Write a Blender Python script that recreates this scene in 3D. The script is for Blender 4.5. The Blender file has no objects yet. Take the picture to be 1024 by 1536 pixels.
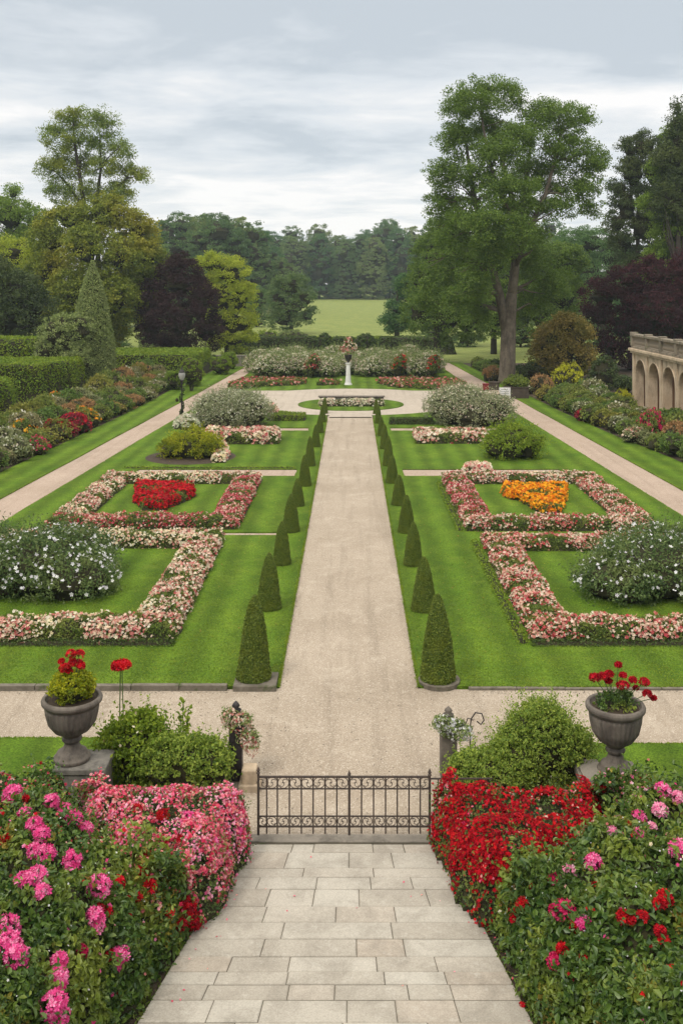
import bpy, bmesh, math, random
import numpy as np
rng = np.random.default_rng(11)
random.seed(5)
PI = math.pi
C = bpy.context.scene.collection
# ------------------------------------------------------------------ viewpoint of the photograph
CAMZ, FOC, VX, VY = 9.0, 1500.0, 526.0, 430.0
def G(px, py, z=0.0):
    Y = (CAMZ - z) * FOC / (py - VY)
    return ((px - VX) * Y / FOC, Y)
def at(px, py, Y):
    return np.array([(px - VX) * Y / FOC, Y, CAMZ - (py - VY) * Y / FOC])
def U(a): return a / (np.linalg.norm(a, axis=-1, keepdims=True) + 1e-9)

# ------------------------------------------------------------------ materials
def srgb(r, g, b):
    f = lambda c: (c / 255) / 12.92 if c <= 10 else ((c / 255 + .055) / 1.055) ** 2.4
    return (f(r), f(g), f(b), 1)
class NT:
    def __init__(s, name):
        s.m = bpy.data.materials.new(name); s.m.use_nodes = True
        s.t = s.m.node_tree; s.t.nodes.clear()
        s.out = s.n('ShaderNodeOutputMaterial')
    def n(s, typ, **kw):
        o = s.t.nodes.new(typ)
        for k, v in kw.items():
            if k.startswith('i_'):
                o.inputs[k[2:].replace('_', ' ')].default_value = v
            else: setattr(o, k, v)
        return o
    def l(s, a, b): s.t.links.new(a, b)
    def noise(s, scale, detail=4, rough=.55, vec=None, dist=0):
        o = s.n('ShaderNodeTexNoise'); o.inputs['Scale'].default_value = scale
        o.inputs['Detail'].default_value = detail; o.inputs['Roughness'].default_value = rough
        o.inputs['Distortion'].default_value = dist
        if vec is not None: s.l(vec, o.inputs['Vector'])
        return o.outputs['Fac']
    def ramp(s, fac, stops, interp='LINEAR'):
        o = s.n('ShaderNodeValToRGB'); o.color_ramp.interpolation = interp
        e = o.color_ramp.elements
        while len(e) < len(stops): e.new(.5)
        for k, (p, c) in enumerate(stops):
            e[k].position = p; e[k].color = c if len(c) == 4 else (*c, 1)
        s.l(fac, o.inputs['Fac']); return o.outputs['Color']
    def mix(s, fac, a, b, mode='MIX'):
        o = s.n('ShaderNodeMix', data_type='RGBA', blend_type=mode)
        for sock, v in ((o.inputs[0], fac), (o.inputs[6], a), (o.inputs[7], b)):
            if hasattr(v, 'links') or hasattr(v, 'is_linked'): s.l(v, sock)
            else: sock.default_value = v
        return o.outputs[2]
    def coord(s, kind='Object', scale=None):
        o = s.n('ShaderNodeTexCoord').outputs[kind]
        if scale:
            m = s.n('ShaderNodeMapping'); m.inputs['Scale'].default_value = scale
            s.l(o, m.inputs['Vector']); o = m.outputs['Vector']
        return o
    def bump(s, h, strength=.3, dist=.02):
        o = s.n('ShaderNodeBump'); o.inputs['Strength'].default_value = strength
        o.inputs['Distance'].default_value = dist
        s.l(h, o.inputs['Height']); return o.outputs['Normal']
    def pbr(s, col, rough=.7, spec=.3, metal=0, normal=None):
        o = s.n('ShaderNodeBsdfPrincipled')
        if hasattr(col, 'is_linked'): s.l(col, o.inputs['Base Color'])
        else: o.inputs['Base Color'].default_value = col
        o.inputs['Roughness'].default_value = rough
        o.inputs['Specular IOR Level'].default_value = spec
        o.inputs['Metallic'].default_value = metal
        if normal is not None: s.l(normal, o.inputs['Normal'])
        return o.outputs[0]
    def done(s, sh): s.l(sh, s.out.inputs['Surface']); return s.m

def leafmat(name, c1, c2, c3=None, ns=.6, trans=.3, rough=.5, spec=.25, hv=.0):
    """c1..c2 differ leaf by leaf, c3 in whole sprays"""
    t = NT(name); K = (1.9, 1.66, 1.4)
    c1, c2, c3 = [tuple(min(.6, x * q) for x, q in zip(c[:3], K)) + (1,) if c else None for c in (c1, c2, c3)]
    a = t.n('ShaderNodeAttribute', attribute_name='rnd').outputs['Fac']
    col = t.ramp(a, [(0, c1), (1, c2)])
    if c3:
        nz = t.ramp(t.noise(ns, 3, .6, t.coord()), [(.48, (0, 0, 0)), (.62, (1, 1, 1))])
        bw = t.n('ShaderNodeRGBToBW'); t.l(nz, bw.inputs[0])
        m = t.n('ShaderNodeMath', operation='MULTIPLY'); t.l(bw.outputs[0], m.inputs[0]); m.inputs[1].default_value = .75
        col = t.mix(m.outputs[0], col, c3)
    if hv:
        oi = t.n('ShaderNodeObjectInfo').outputs['Random']
        hs = t.n('ShaderNodeHueSaturation')
        mr = t.n('ShaderNodeMapRange'); t.l(oi, mr.inputs[0]); mr.inputs[3].default_value = .5 - hv * .12; mr.inputs[4].default_value = .5 + hv * .08
        mv = t.n('ShaderNodeMapRange'); t.l(oi, mv.inputs[0]); mv.inputs[3].default_value = 1 + hv * .35; mv.inputs[4].default_value = 1 - hv * .35
        t.l(mr.outputs[0], hs.inputs['Hue']); t.l(mv.outputs[0], hs.inputs['Value']); t.l(col, hs.inputs['Color']); col = hs.outputs[0]
    p = t.pbr(col, rough, spec)
    tr = t.n('ShaderNodeBsdfTranslucent'); t.l(col, tr.inputs['Color'])
    mx = t.n('ShaderNodeMixShader'); mx.inputs[0].default_value = trans
    t.l(p, mx.inputs[1]); t.l(tr.outputs[0], mx.inputs[2])
    return t.done(mx.outputs[0])
def petalmat(name, cols, trans=.25):
    t = NT(name)
    a = t.n('ShaderNodeAttribute', attribute_name='rnd').outputs['Fac']
    k = len(cols)
    col = t.ramp(a, [(i / k, srgb(*c)) for i, c in enumerate(cols)], 'CONSTANT')
    p = t.pbr(col, .6, .2)
    tr = t.n('ShaderNodeBsdfTranslucent'); t.l(col, tr.inputs['Color'])
    mx = t.n('ShaderNodeMixShader'); mx.inputs[0].default_value = trans
    t.l(p, mx.inputs[1]); t.l(tr.outputs[0], mx.inputs[2])
    return t.done(mx.outputs[0])
def gravelmat(name, ca, cb, cc):
    t = NT(name); v = t.coord()
    n1 = t.noise(.35, 5, .6, v); n2 = t.noise(38, 3, .7, v); n3 = t.noise(3.2, 4, .65, v)
    col = t.ramp(n2, [(.3, cb), (.5, ca), (.68, cc)])
    col = t.mix(t.ramp(n1, [(.4, (0, 0, 0)), (.65, (.65, .65, .65))]), col, cb)
    col = t.mix(t.ramp(n3, [(.58, (0, 0, 0)), (.75, (.45, .45, .45))]), col, tuple(x * .72 for x in cb[:3]) + (1,))
    tr = t.noise(1.0, 4, .6, t.coord('Object', (2.6, .12, 1)), .3)
    col = t.mix(t.ramp(tr, [(.50, (0, 0, 0)), (.66, (.42, .42, .42))]), col, tuple(x * .74 for x in cb[:3]) + (1,))
    col = t.mix(t.ramp(t.noise(.9, 6, .7, v, .5), [(.54, (0, 0, 0)), (.7, (.4, .4, .4))]), col, tuple(min(.8, x * 1.12) for x in cc[:3]) + (1,))
    vo = t.n('ShaderNodeTexVoronoi'); vo.inputs['Scale'].default_value = 52; t.l(v, vo.inputs['Vector'])
    sp = t.ramp(vo.outputs['Color'], [(0, (0, 0, 0)), (.16, (0, 0, 0)), (.17, (.0, .0, .0))])
    vr = t.n('ShaderNodeSeparateColor'); t.l(vo.outputs['Color'], vr.inputs[0])
    col = t.mix(t.ramp(vr.outputs[0], [(.88, (0, 0, 0)), (.90, (.4, .4, .4))]), col, (.14, .11, .085, 1))
    col = t.mix(t.ramp(vr.outputs[1], [(.86, (0, 0, 0)), (.88, (.5, .5, .5))]), col, (.62, .55, .46, 1))
    return t.done(t.pbr(col, .95, .15, 0, t.bump(n2, .5, .02)))
def grassmat(name, c1, c2, c3, stripes=0, dry=None):
    t = NT(name); v = t.coord()
    n1 = t.noise(.5, 4, .6, v); n2 = t.noise(26, 4, .75, v); n3 = t.noise(3.1, 3, .6, v, .4)
    col = t.mix(t.ramp(n1, [(.35, (0, 0, 0)), (.65, (1, 1, 1))]), c1, c2)
    col = t.mix(t.ramp(n3, [(.35, (.0, .0, .0)), (.7, (.5, .5, .5))]), col, c3)
    col = t.mix(1.0, col, t.ramp(n2, [(.3, (.35, .35, .35)), (.5, (1, 1, 1)), (.68, (1.7, 1.6, 1.4))]), 'MULTIPLY')
    if stripes:
        sx = t.n('ShaderNodeSeparateXYZ'); t.l(v, sx.inputs[0])
        w = t.n('ShaderNodeMath', operation='MULTIPLY_ADD'); t.l(sx.outputs[0], w.inputs[0]); w.inputs[1].default_value = PI / .55
        nz = t.n('ShaderNodeMath', operation='MULTIPLY'); t.l(t.noise(.7, 2, .5, v), nz.inputs[0]); nz.inputs[1].default_value = 3.0
        t.l(nz.outputs[0], w.inputs[2])
        s_ = t.n('ShaderNodeMath', operation='SINE'); t.l(w.outputs[0], s_.inputs[0])
        mr = t.n('ShaderNodeMapRange'); t.l(s_.outputs[0], mr.inputs[0]); mr.inputs[1].default_value = -1; mr.inputs[3].default_value = 1 - stripes; mr.inputs[4].default_value = 1 + stripes * .7
        g = t.n('ShaderNodeVectorMath', operation='SCALE'); t.l(col, g.inputs[0]); t.l(mr.outputs[0], g.inputs['Scale'])
        col = g.outputs[0]
    if dry:
        col = t.mix(t.ramp(t.noise(1.3, 5, .7, v), [(.56, (0, 0, 0)), (.74, (.4, .4, .4))]), col, dry)
    return t.done(t.pbr(col, .9, .12, 0, t.bump(n2, .8, .03)))
def stonemat(name, c1, c2, stain=None, sc=3, rough=.85, bump=.4, moss=None):
    t = NT(name); v = t.coord()
    n1 = t.noise(sc, 6, .65, v, .3); n2 = t.noise(sc * 12, 4, .7, v)
    col = t.mix(t.ramp(n1, [(.35, (0, 0, 0)), (.65, (1, 1, 1))]), c1, c2)
    if stain:
        vs = t.coord('Object', (1, 1, .25))
        col = t.mix(t.ramp(t.noise(sc * .9, 5, .7, vs), [(.48, (0, 0, 0)), (.66, (.85, .85, .85))]), col, stain)
    if moss:
        col = t.mix(t.ramp(t.noise(sc * .6, 5, .7, v), [(.56, (0, 0, 0)), (.68, (.8, .8, .8))]), col, moss)
    col = t.mix(.35, col, t.ramp(n2, [(.3, (.55, .55, .55)), (.7, (1.2, 1.2, 1.2))]), 'MULTIPLY')
    return t.done(t.pbr(col, rough, .25, 0, t.bump(n2, bump, .01)))
def plain(name, c, rough=.5, metal=0, spec=.4):
    t = NT(name); n = t.noise(9, 4, .6, t.coord())
    col = t.mix(t.ramp(n, [(.3, (0, 0, 0)), (.7, (.6, .6, .6))]), c, tuple(x * .6 for x in c[:3]) + (1,))
    return t.done(t.pbr(col, rough, spec, metal))

M = {}
M['gravel'] = gravelmat('gravel', (.375, .31, .24, 1), (.29, .235, .175, 1), (.49, .425, .345, 1))
M['sidegravel'] = gravelmat('side_gravel', (.40, .305, .24, 1), (.33, .25, .19, 1), (.46, .37, .30, 1))
M['plaza'] = gravelmat('plaza_gravel', (.45, .39, .32, 1), (.38, .325, .265, 1), (.52, .46, .39, 1))
M['lawn'] = grassmat('lawn', (.070, .135, .010, 1), (.115, .185, .016, 1), (.055, .11, .009, 1), .22, (.155, .185, .03, 1))
M['meadow'] = grassmat('meadow', (.165, .21, .055, 1), (.25, .275, .085, 1), (.12, .165, .045, 1))
M['shadelawn'] = grassmat('shade_lawn', (.09, .15, .02, 1), (.12, .185, .025, 1), (.07, .12, .02, 1))
M['soil'] = stonemat('soil', (.045, .032, .022, 1), (.075, .055, .038, 1), sc=6, bump=1)
def pavemat():
    t = NT('paving_stone'); v = t.coord()
    a = t.n('ShaderNodeAttribute', attribute_name='rnd').outputs['Fac']
    col = t.ramp(a, [(0, (.37, .335, .28, 1)), (.35, (.42, .385, .325, 1)), (.7, (.46, .43, .37, 1)), (1, (.41, .355, .29, 1))])
    n1 = t.noise(1.6, 6, .7, v, .4); n2 = t.noise(45, 4, .75, v); n3 = t.noise(7, 5, .7, v)
    col = t.mix(t.ramp(n1, [(.44, (0, 0, 0)), (.68, (.55, .55, .55))]), col, (.22, .195, .16, 1))
    col = t.mix(t.ramp(n3, [(.55, (0, 0, 0)), (.72, (.5, .5, .5))]), col, (.52, .49, .43, 1))
    col = t.mix(.6, col, t.ramp(n2, [(.3, (.6, .6, .6)), (.7, (1.25, 1.25, 1.25))]), 'MULTIPLY')
    return t.done(t.pbr(col, .85, .25, 0, t.bump(t.noise(14, 6, .8, v), .5, .012)))
M['pave'] = pavemat()
M['kerb'] = stonemat('kerb_stone', (.20, .175, .14, 1), (.12, .105, .08, 1), sc=5, moss=(.06, .08, .025, 1))
M['limestone'] = stonemat('limestone', (.50, .385, .265, 1), (.58, .47, .34, 1), (.27, .215, .155, 1), 1.5)
M['balstone'] = stonemat('weathered_balustrade', (.30, .25, .19, 1), (.20, .17, .13, 1), (.10, .09, .07, 1), 2.5, moss=(.09, .12, .05, 1))
M['brownstone'] = stonemat('brown_stone', (.44, .26, .15, 1), (.34, .20, .12, 1), (.15, .10, .07, 1), 2)
M['urnstone'] = stonemat('urn_stone', (.125, .105, .088, 1), (.19, .165, .135, 1), (.06, .052, .045, 1), 4, .75)
M['pedstone'] = stonemat('pedestal_stone', (.16, .15, .13, 1), (.24, .22, .19, 1), (.085, .08, .07, 1), 4, .8)
M['wallstone'] = stonemat('garden_wall_stone', (.20, .18, .15, 1), (.27, .24, .2, 1), (.1, .09, .075, 1), 2)
M['whitestone'] = stonemat('white_stone', (.68, .66, .63, 1), (.78, .77, .75, 1), sc=3, rough=.6)
M['iron'] = stonemat('wrought_iron', (.045, .038, .035, 1), (.09, .065, .05, 1), sc=14, rough=.55, bump=.2)
M['darkiron'] = stonemat('dark_iron', (.022, .02, .022, 1), (.05, .042, .042, 1), sc=9, rough=.45, bump=.2)
M['bark'] = stonemat('bark', (.10, .08, .058, 1), (.17, .14, .105, 1), (.05, .04, .03, 1), 2.2, .9, 1)
M['twig_shade'] = stonemat('twig_shade', (.045, .042, .018, 1), (.025, .024, .012, 1), sc=5, rough=.95)  # dark twig brown for foliage cores, shade painted into gaps between leaves
M['darkbark'] = stonemat('dark_bark', (.05, .042, .034, 1), (.085, .07, .055, 1), sc=2, rough=.9, bump=1)
M['wood'] = stonemat('dark_wood', (.06, .045, .035, 1), (.09, .07, .055, 1), sc=3)
M['redpaint'] = plain('red_paint', (.22, .02, .025, 1), .5)
M['whitepaint'] = plain('white_board', (.78, .78, .78, 1), .5)
M['greypaint'] = plain('grey_lettering', (.3, .32, .34, 1), .6)
def glassmat():
    t = NT('lamp_glass')
    a = t.n('ShaderNodeBsdfPrincipled'); a.inputs['Base Color'].default_value = (.45, .44, .42, 1); a.inputs['Roughness'].default_value = .15
    b = t.n('ShaderNodeBsdfTransparent'); m = t.n('ShaderNodeMixShader'); m.inputs[0].default_value = .35
    t.l(a.outputs[0], m.inputs[1]); t.l(b.outputs[0], m.inputs[2]); return t.done(m.outputs[0])
M['glass'] = glassmat()
M['mortar'] = stonemat('joint_mortar', (.10, .085, .06, 1), (.05, .045, .03, 1), sc=5, moss=(.05, .08, .02, 1))
# foliage
M['topiary'] = leafmat('topiary_leaf', (.035, .070, .012, 1), (.11, .155, .026, 1), (.085, .12, .016, 1), 3, .2)
M['boxhedge'] = leafmat('hedge_leaf', (.045, .10, .010, 1), (.13, .205, .022, 1), (.13, .19, .016, 1), .8, .25)
M['darkhedge'] = leafmat('dark_hedge_leaf', (.022, .045, .014, 1), (.055, .09, .022, 1), None, 1, .2)
def shoots(g, P, N, ln, L, k=9, m=0):
    n = len(P); d = U(N + [0, 0, .9] + rng.normal(0, .35, (n, 3))); l = ln * rng.uniform(.4, 1.2, n); T = np.linspace(0, 1, k)
    B = rng.normal(0, .12, (n, 3)); Q = P[:, None] + d[:, None] * (l[:, None] * T)[..., None] + B[:, None] * (l[:, None] * T ** 2)[..., None]
    Q = Q.reshape(-1, 3) + rng.normal(0, L * .3, (n * k, 3)); g.leaves(Q, U(np.repeat(d, k, 0) * .4 + [0, 0, .6]), L, L * .5, .5, hi=True, m=m)
M['bedleaf'] = leafmat('bedding_leaf', (.03, .065, .014, 1), (.10, .15, .03, 1), (.13, .16, .04, 1), 2, .3)
M['newgrowth'] = leafmat('new_growth_leaf', (.07, .10, .015, 1), (.20, .20, .04, 1), (.16, .10, .03, 1), 2, .35)
M['roseleaf'] = leafmat('rose_leaf', (.022, .055, .016, 1), (.075, .125, .03, 1), (.13, .165, .04, 1), 1.6, .25, .4, .4)
M['broadleaf'] = leafmat('broad_leaf', (.018, .05, .012, 1), (.065, .12, .022, 1), (.14, .19, .03, 1), 1.3, .25, .38, .45)
M['brightleaf'] = leafmat('bright_leaf', (.06, .12, .012, 1), (.19, .27, .03, 1), (.07, .13, .012, 1), 2.5, .35)
M['featherleaf'] = leafmat('feathery_leaf', (.06, .12, .02, 1), (.20, .28, .055, 1), None, 2, .35)
M['greyleaf'] = leafmat('grey_green_leaf', (.06, .10, .035, 1), (.16, .22, .09, 1), (.11, .16, .06, 1), 1.5, .25)
M['silverleaf'] = leafmat('silver_leaf', (.085, .12, .07, 1), (.22, .26, .17, 1), (.12, .15, .09, 1), .8, .2)
M['goldleaf'] = leafmat('golden_leaf', (.09, .14, .008, 1), (.27, .30, .015, 1), (.06, .10, .01, 1), 1.3, .35)
M['whiteshrubleaf'] = leafmat('dark_fern_leaf', (.025, .06, .02, 1), (.09, .14, .05, 1), (.10, .14, .05, 1), 1, .25)
M['plane'] = leafmat('plane_leaf', (.035, .08, .015, 1), (.11, .18, .035, 1), (.07, .13, .02, 1), .25, .35)
M['oak'] = leafmat('oak_leaf', (.055, .095, .014, 1), (.165, .215, .035, 1), (.21, .215, .028, 1), .16, .35)
M['oaktop'] = leafmat('oak_top_leaf', (.05, .10, .02, 1), (.15, .215, .05, 1), (.16, .20, .03, 1), .25, .35)
M['lime'] = leafmat('lime_leaf', (.12, .19, .018, 1), (.30, .38, .05, 1), (.20, .28, .03, 1), .35, .4)
M['purple'] = leafmat('purple_leaf', (.011, .007, .009, 1), (.036, .019, .024, 1), (.022, .015, .016, 1), .4, .15, .6, .12)
M['copper'] = leafmat('copper_leaf', (.013, .005, .009, 1), (.05, .015, .022, 1), (.02, .009, .012, 1), .4, .2, .6, .15)
M['olive'] = leafmat('olive_leaf', (.09, .085, .02, 1), (.21, .18, .05, 1), (.07, .09, .02, 1), .5, .3)
M['darktree'] = leafmat('dark_tree_leaf', (.018, .036, .014, 1), (.05, .08, .026, 1), (.06, .085, .025, 1), .2, .25)
M['midtree'] = leafmat('mid_tree_leaf', (.05, .11, .014, 1), (.15, .235, .035, 1), (.09, .16, .02, 1), .3, .38)
M['wood1'] = leafmat('wood_leaf', (.030, .075, .030, 1), (.085, .155, .06, 1), (.05, .11, .05, 1), .12, .3, .6, .15, .3)
M['wood2'] = leafmat('wood_leaf_pale', (.05, .10, .036, 1), (.12, .19, .075, 1), (.08, .14, .05, 1), .12, .3, .6, .15, .3)
M['conifer'] = leafmat('conifer_leaf', (.075, .12, .045, 1), (.20, .26, .11, 1), (.11, .165, .055, 1), .5, .2)
M['shrub_a'] = leafmat('border_leaf_green', (.04, .08, .02, 1), (.12, .175, .045, 1), (.10, .15, .035, 1), 1.6, .25, .5, .2, .3)
M['shrub_b'] = leafmat('border_leaf_grey', (.075, .10, .05, 1), (.19, .21, .115, 1), (.14, .17, .08, 1), 1.6, .25, .5, .2, .3)
M['shrub_c'] = leafmat('border_leaf_olive', (.075, .10, .02, 1), (.19, .21, .055, 1), (.15, .15, .04, 1), 1.6, .25, .5, .2, .3)
M['shrub_y'] = leafmat('border_leaf_yellow', (.17, .20, .012, 1), (.36, .36, .03, 1), None, 1.6, .35)
M['shrub_r'] = leafmat('border_leaf_crimson', (.10, .008, .02, 1), (.26, .018, .045, 1), (.06, .012, .02, 1), 2.5, .25)
M['shrub_t'] = leafmat('border_leaf_bronze', (.13, .085, .04, 1), (.26, .17, .09, 1), (.10, .10, .04, 1), 2, .25)
M['stem'] = plain('green_stem', (.07, .12, .03, 1), .6)
# petals
P_ = {}
P_['palepink'] = petalmat('pale_pink_petals', [(226, 202, 182), (222, 176, 160), (238, 228, 210), (200, 120, 114), (230, 216, 190), (210, 148, 134), (180, 80, 84), (232, 208, 184)])
P_['cream'] = petalmat('cream_petals', [(236, 226, 196), (240, 234, 214), (226, 196, 168), (236, 222, 190), (222, 150, 140), (230, 214, 172)])
P_['deeppink'] = petalmat('deep_pink_petals', [(186, 66, 84), (206, 118, 122), (160, 36, 54), (222, 166, 156), (190, 86, 92), (226, 194, 178), (172, 50, 66)])
P_['mixred'] = petalmat('red_pink_petals', [(200, 104, 104), (226, 180, 160), (182, 54, 64), (234, 220, 200), (210, 138, 124), (222, 194, 170), (186, 72, 80), (228, 202, 180)])
P_['red'] = petalmat('scarlet_petals', [(196, 16, 26), (160, 8, 20), (216, 28, 36), (140, 6, 22), (205, 22, 44)])
P_['crimson'] = petalmat('crimson_petals', [(170, 6, 24), (130, 4, 18), (200, 18, 40), (150, 8, 30)])
P_['orange'] = petalmat('orange_petals', [(236, 160, 22), (226, 128, 14), (244, 186, 40), (210, 100, 18), (240, 172, 30)])
P_['white'] = petalmat('white_petals', [(238, 238, 240), (228, 226, 230), (244, 244, 240), (220, 216, 222)])
P_['whitegreen'] = petalmat('greenish_white_petals', [(214, 212, 190), (190, 196, 160), (226, 222, 206), (204, 190, 170), (176, 186, 148)])
P_['rosepink'] = petalmat('rose_pink_petals', [(226, 84, 124), (240, 140, 160), (214, 58, 100), (244, 176, 184), (232, 108, 138), (206, 50, 84), (240, 158, 150), (228, 96, 118)])
P_['hotpink'] = petalmat('hot_pink_petals', [(232, 86, 156), (240, 122, 176), (222, 62, 136), (244, 152, 192), (228, 76, 146)])
P_['lightpink'] = petalmat('light_pink_petals', [(240, 148, 184), (244, 176, 200), (232, 118, 166), (246, 196, 212)])
P_['magenta'] = petalmat('magenta_petals', [(196, 26, 84), (214, 48, 108), (176, 14, 66), (226, 74, 126)])
P_['salmon'] = petalmat('salmon_petals', [(196, 100, 92), (214, 140, 124), (168, 64, 66), (222, 180, 164), (140, 48, 56), (206, 120, 116)])
P_['creamrose'] = petalmat('cream_rose_petals', [(228, 222, 200), (214, 208, 178), (236, 230, 214), (218, 186, 170), (204, 204, 168), (228, 206, 190), (190, 196, 156)])

# ------------------------------------------------------------------ mesh helpers
class Geo:
    def __init__(s): s.V = []; s.F = []; s.R = []; s.I = []; s.n = 0
    def add(s, V, F, r=.5, m=0):
        V = np.asarray(V, 'f8').reshape(-1, 3)
        for f in (F if isinstance(F, list) else [F]):
            f = np.asarray(f, int)
            if len(f): s.F.append(f + s.n); s.I.append(np.full(len(f), m))
        s.V.append(V); s.R.append(np.broadcast_to(np.asarray(r, 'f8'), (len(V),)).copy()); s.n += len(V); return s
    def box(s, a, b, m=0, r=.5):
        x0, y0, z0 = a; x1, y1, z1 = b
        V = [(x, y, z) for z in (z0, z1) for y in (y0, y1) for x in (x0, x1)]
        return s.add(V, np.array([(0, 2, 3, 1), (4, 5, 7, 6), (0, 1, 5, 4), (2, 6, 7, 3), (0, 4, 6, 2), (1, 3, 7, 5)]), r, m)
    def tube(s, pts, rad, k=7, m=0, r=.5):
        pts = np.asarray(pts, 'f8'); n = len(pts); rad = np.broadcast_to(rad, (n,))
        T = U(np.gradient(pts, axis=0)); ref = np.array([0, 0, 1.]) if abs(T[0, 2]) < .8 else np.array([1., 0, 0])
        a = np.arange(k) * 2 * PI / k; V = []
        u = U(np.cross(T[0], ref))
        for i in range(n):
            u = U(u - T[i] * np.dot(u, T[i])); w = np.cross(T[i], u)
            V.append(pts[i] + rad[i] * (np.cos(a)[:, None] * u + np.sin(a)[:, None] * w))
        i, j = np.meshgrid(np.arange(n - 1), np.arange(k), indexing='ij'); i = i.ravel(); j = j.ravel(); j2 = (j + 1) % k
        F = np.stack([i * k + j, i * k + j2, (i + 1) * k + j2, (i + 1) * k + j], 1)
        caps = np.array([list(range(k))[::-1], [(n - 1) * k + q for q in range(k)]])
        return s.add(np.concatenate(V), [F, caps], r, m)
    def lathe(s, prof, k=32, cx=0, cy=0, flute=None, m=0, r=.5, sq=False):
        prof = np.asarray(prof, 'f8'); n = len(prof); a = np.arange(k) * 2 * PI / k
        R = prof[:, 0][:, None] * np.ones(k)
        if flute: z0, z1, nf, amp = flute; R = R * (1 - amp * ((prof[:, 1] > z0) & (prof[:, 1] < z1))[:, None] * (.5 + .5 * np.cos(a * nf))[None])
        V = np.stack([cx + R * np.cos(a), cy + R * np.sin(a), prof[:, 1][:, None] * np.ones(k)], 2).reshape(-1, 3)
        i, j = np.meshgrid(np.arange(n - 1), np.arange(k), indexing='ij'); i = i.ravel(); j = j.ravel(); j2 = (j + 1) % k
        F = np.stack([i * k + j, i * k + j2, (i + 1) * k + j2, (i + 1) * k + j], 1)
        return s.add(V, [F, np.array([list(range(k))[::-1], [(n - 1) * k + q for q in range(k)]])], r, m)
    def leaves(s, P, N, L, W, bias=.8, fold=.25, m=0, hi=False, jit=.35):
        n = len(P)
        if not n: return s
        nn = U(N * bias + U(rng.normal(size=(n, 3)))); t = U(np.cross(nn, rng.normal(size=(n, 3)))); b = np.cross(nn, t)
        sc = (1 + jit * rng.uniform(-1, 1, n))[:, None]; L = L * sc; W = W * sc
        rr = rng.random(n)
        if hi:
            v = [P - t * L * .5, P - t * L * .12 + b * W * .5 + nn * W * fold, P + t * L * .25 + b * W * .36 + nn * W * fold * .6, P + t * L * .5 - nn * L * .12,
                 P + t * L * .25 - b * W * .36 + nn * W * fold * .6, P - t * L * .12 - b * W * .5 + nn * W * fold]
            k = 6; F = np.arange(n)[:, None, None] * 6 + np.array([[0, 1, 2, 3], [0, 3, 4, 5]])[None]; F = F.reshape(-1, 4)
        else:
            v = [P - t * L * .5, P + b * W * .5 + nn * W * fold, P + t * L * .5, P - b * W * .5 + nn * W * fold]; k = 4
            F = np.arange(n * 4).reshape(n, 4)
        return s.add(np.stack(v, 1).reshape(-1, 3), F, np.repeat(rr, k), m)
    def rosettes(s, P, N, R, k=5, layers=1, cup=.35, bias=1.6, m=0, jit=.3):
        n = len(P)
        if not n: return s
        nn = U(N * bias + U(rng.normal(size=(n, 3)))); t = U(np.cross(nn, rng.normal(size=(n, 3)))); b = np.cross(nn, t)
        R = (R * (1 + jit * rng.uniform(-1, 1, n)))[:, None]; rr = rng.random(n)
        for l in range(layers):
            Rl = R * (1 - .38 * l); cu = cup + .5 * l; o = P + nn * R * .12 * l; V = []
            for j in range(k):
                th = 2 * PI * (j + .5 * l) / k; h = .8 * PI / k
                d = lambda x: np.cos(x) * t + np.sin(x) * b
                V += [o, o + d(th - h) * Rl * .72 + nn * cu * Rl * .35, o + d(th) * Rl + nn * cu * Rl, o + d(th + h) * Rl * .72 + nn * cu * Rl * .35]
            V = np.stack(V, 1).reshape(-1, 3)
            s.add(V, np.arange(n * k * 4).reshape(-1, 4), np.repeat(np.clip(rr + .0, 0, .999), k * 4), m)
        return s
    def blob(s, c, r, seed=0, amp=.12, k=14, m=5, zmin=None):
        """uneven rounded core"""
        u = np.linspace(0, PI, k // 2 + 2)[1:-1]; a = np.arange(k) * 2 * PI / k
        uu, aa = np.meshgrid(u, a, indexing='ij')
        D = np.stack([np.sin(uu) * np.cos(aa), np.sin(uu) * np.sin(aa), np.cos(uu)], 2).reshape(-1, 3)
        D = np.concatenate([D, [[0, 0, 1], [0, 0, -1]]])
        f = 1 + amp * np.sin(D[:, 0] * 4 + seed) * np.sin(D[:, 1] * 5 + seed * 2) + amp * .6 * np.sin(D[:, 2] * 7 + seed * 3)
        V = np.asarray(c) + D * f[:, None] * np.asarray(r)
        if zmin is not None: V[:, 2] = np.maximum(V[:, 2], zmin)
        n = len(u); i, j = np.meshgrid(np.arange(n - 1), np.arange(k), indexing='ij'); i = i.ravel(); j = j.ravel(); j2 = (j + 1) % k
        F = np.stack([i * k + j, (i + 1) * k + j, (i + 1) * k + j2, i * k + j2], 1)
        q = np.arange(k); q2 = (q + 1) % k
        T = np.concatenate([np.stack([np.full(k, n * k), q, q2], 1), np.stack([np.full(k, n * k + 1), (n - 1) * k + q2, (n - 1) * k + q], 1)])
        return s.add(V, [F, T], .25, m)
    def build(s, name, mats, parent=None, smooth=False, bevel=0):
        me = bpy.data.meshes.new(name); V = np.concatenate(s.V).astype('f4')
        loops = np.concatenate([f.ravel() for f in s.F]).astype('i4'); cnt = np.concatenate([np.full(len(f), f.shape[1]) for f in s.F])
        me.vertices.add(len(V)); me.vertices.foreach_set('co', V.ravel())
        me.loops.add(len(loops)); me.loops.foreach_set('vertex_index', loops)
        me.polygons.add(len(cnt)); me.polygons.foreach_set('loop_start', np.concatenate([[0], np.cumsum(cnt)[:-1]]).astype('i4'))
        me.polygons.foreach_set('material_index', np.concatenate(s.I).astype('i4'))
        me.polygons.foreach_set('use_smooth', np.full(len(cnt), smooth))
        me.update(calc_edges=True)
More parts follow.
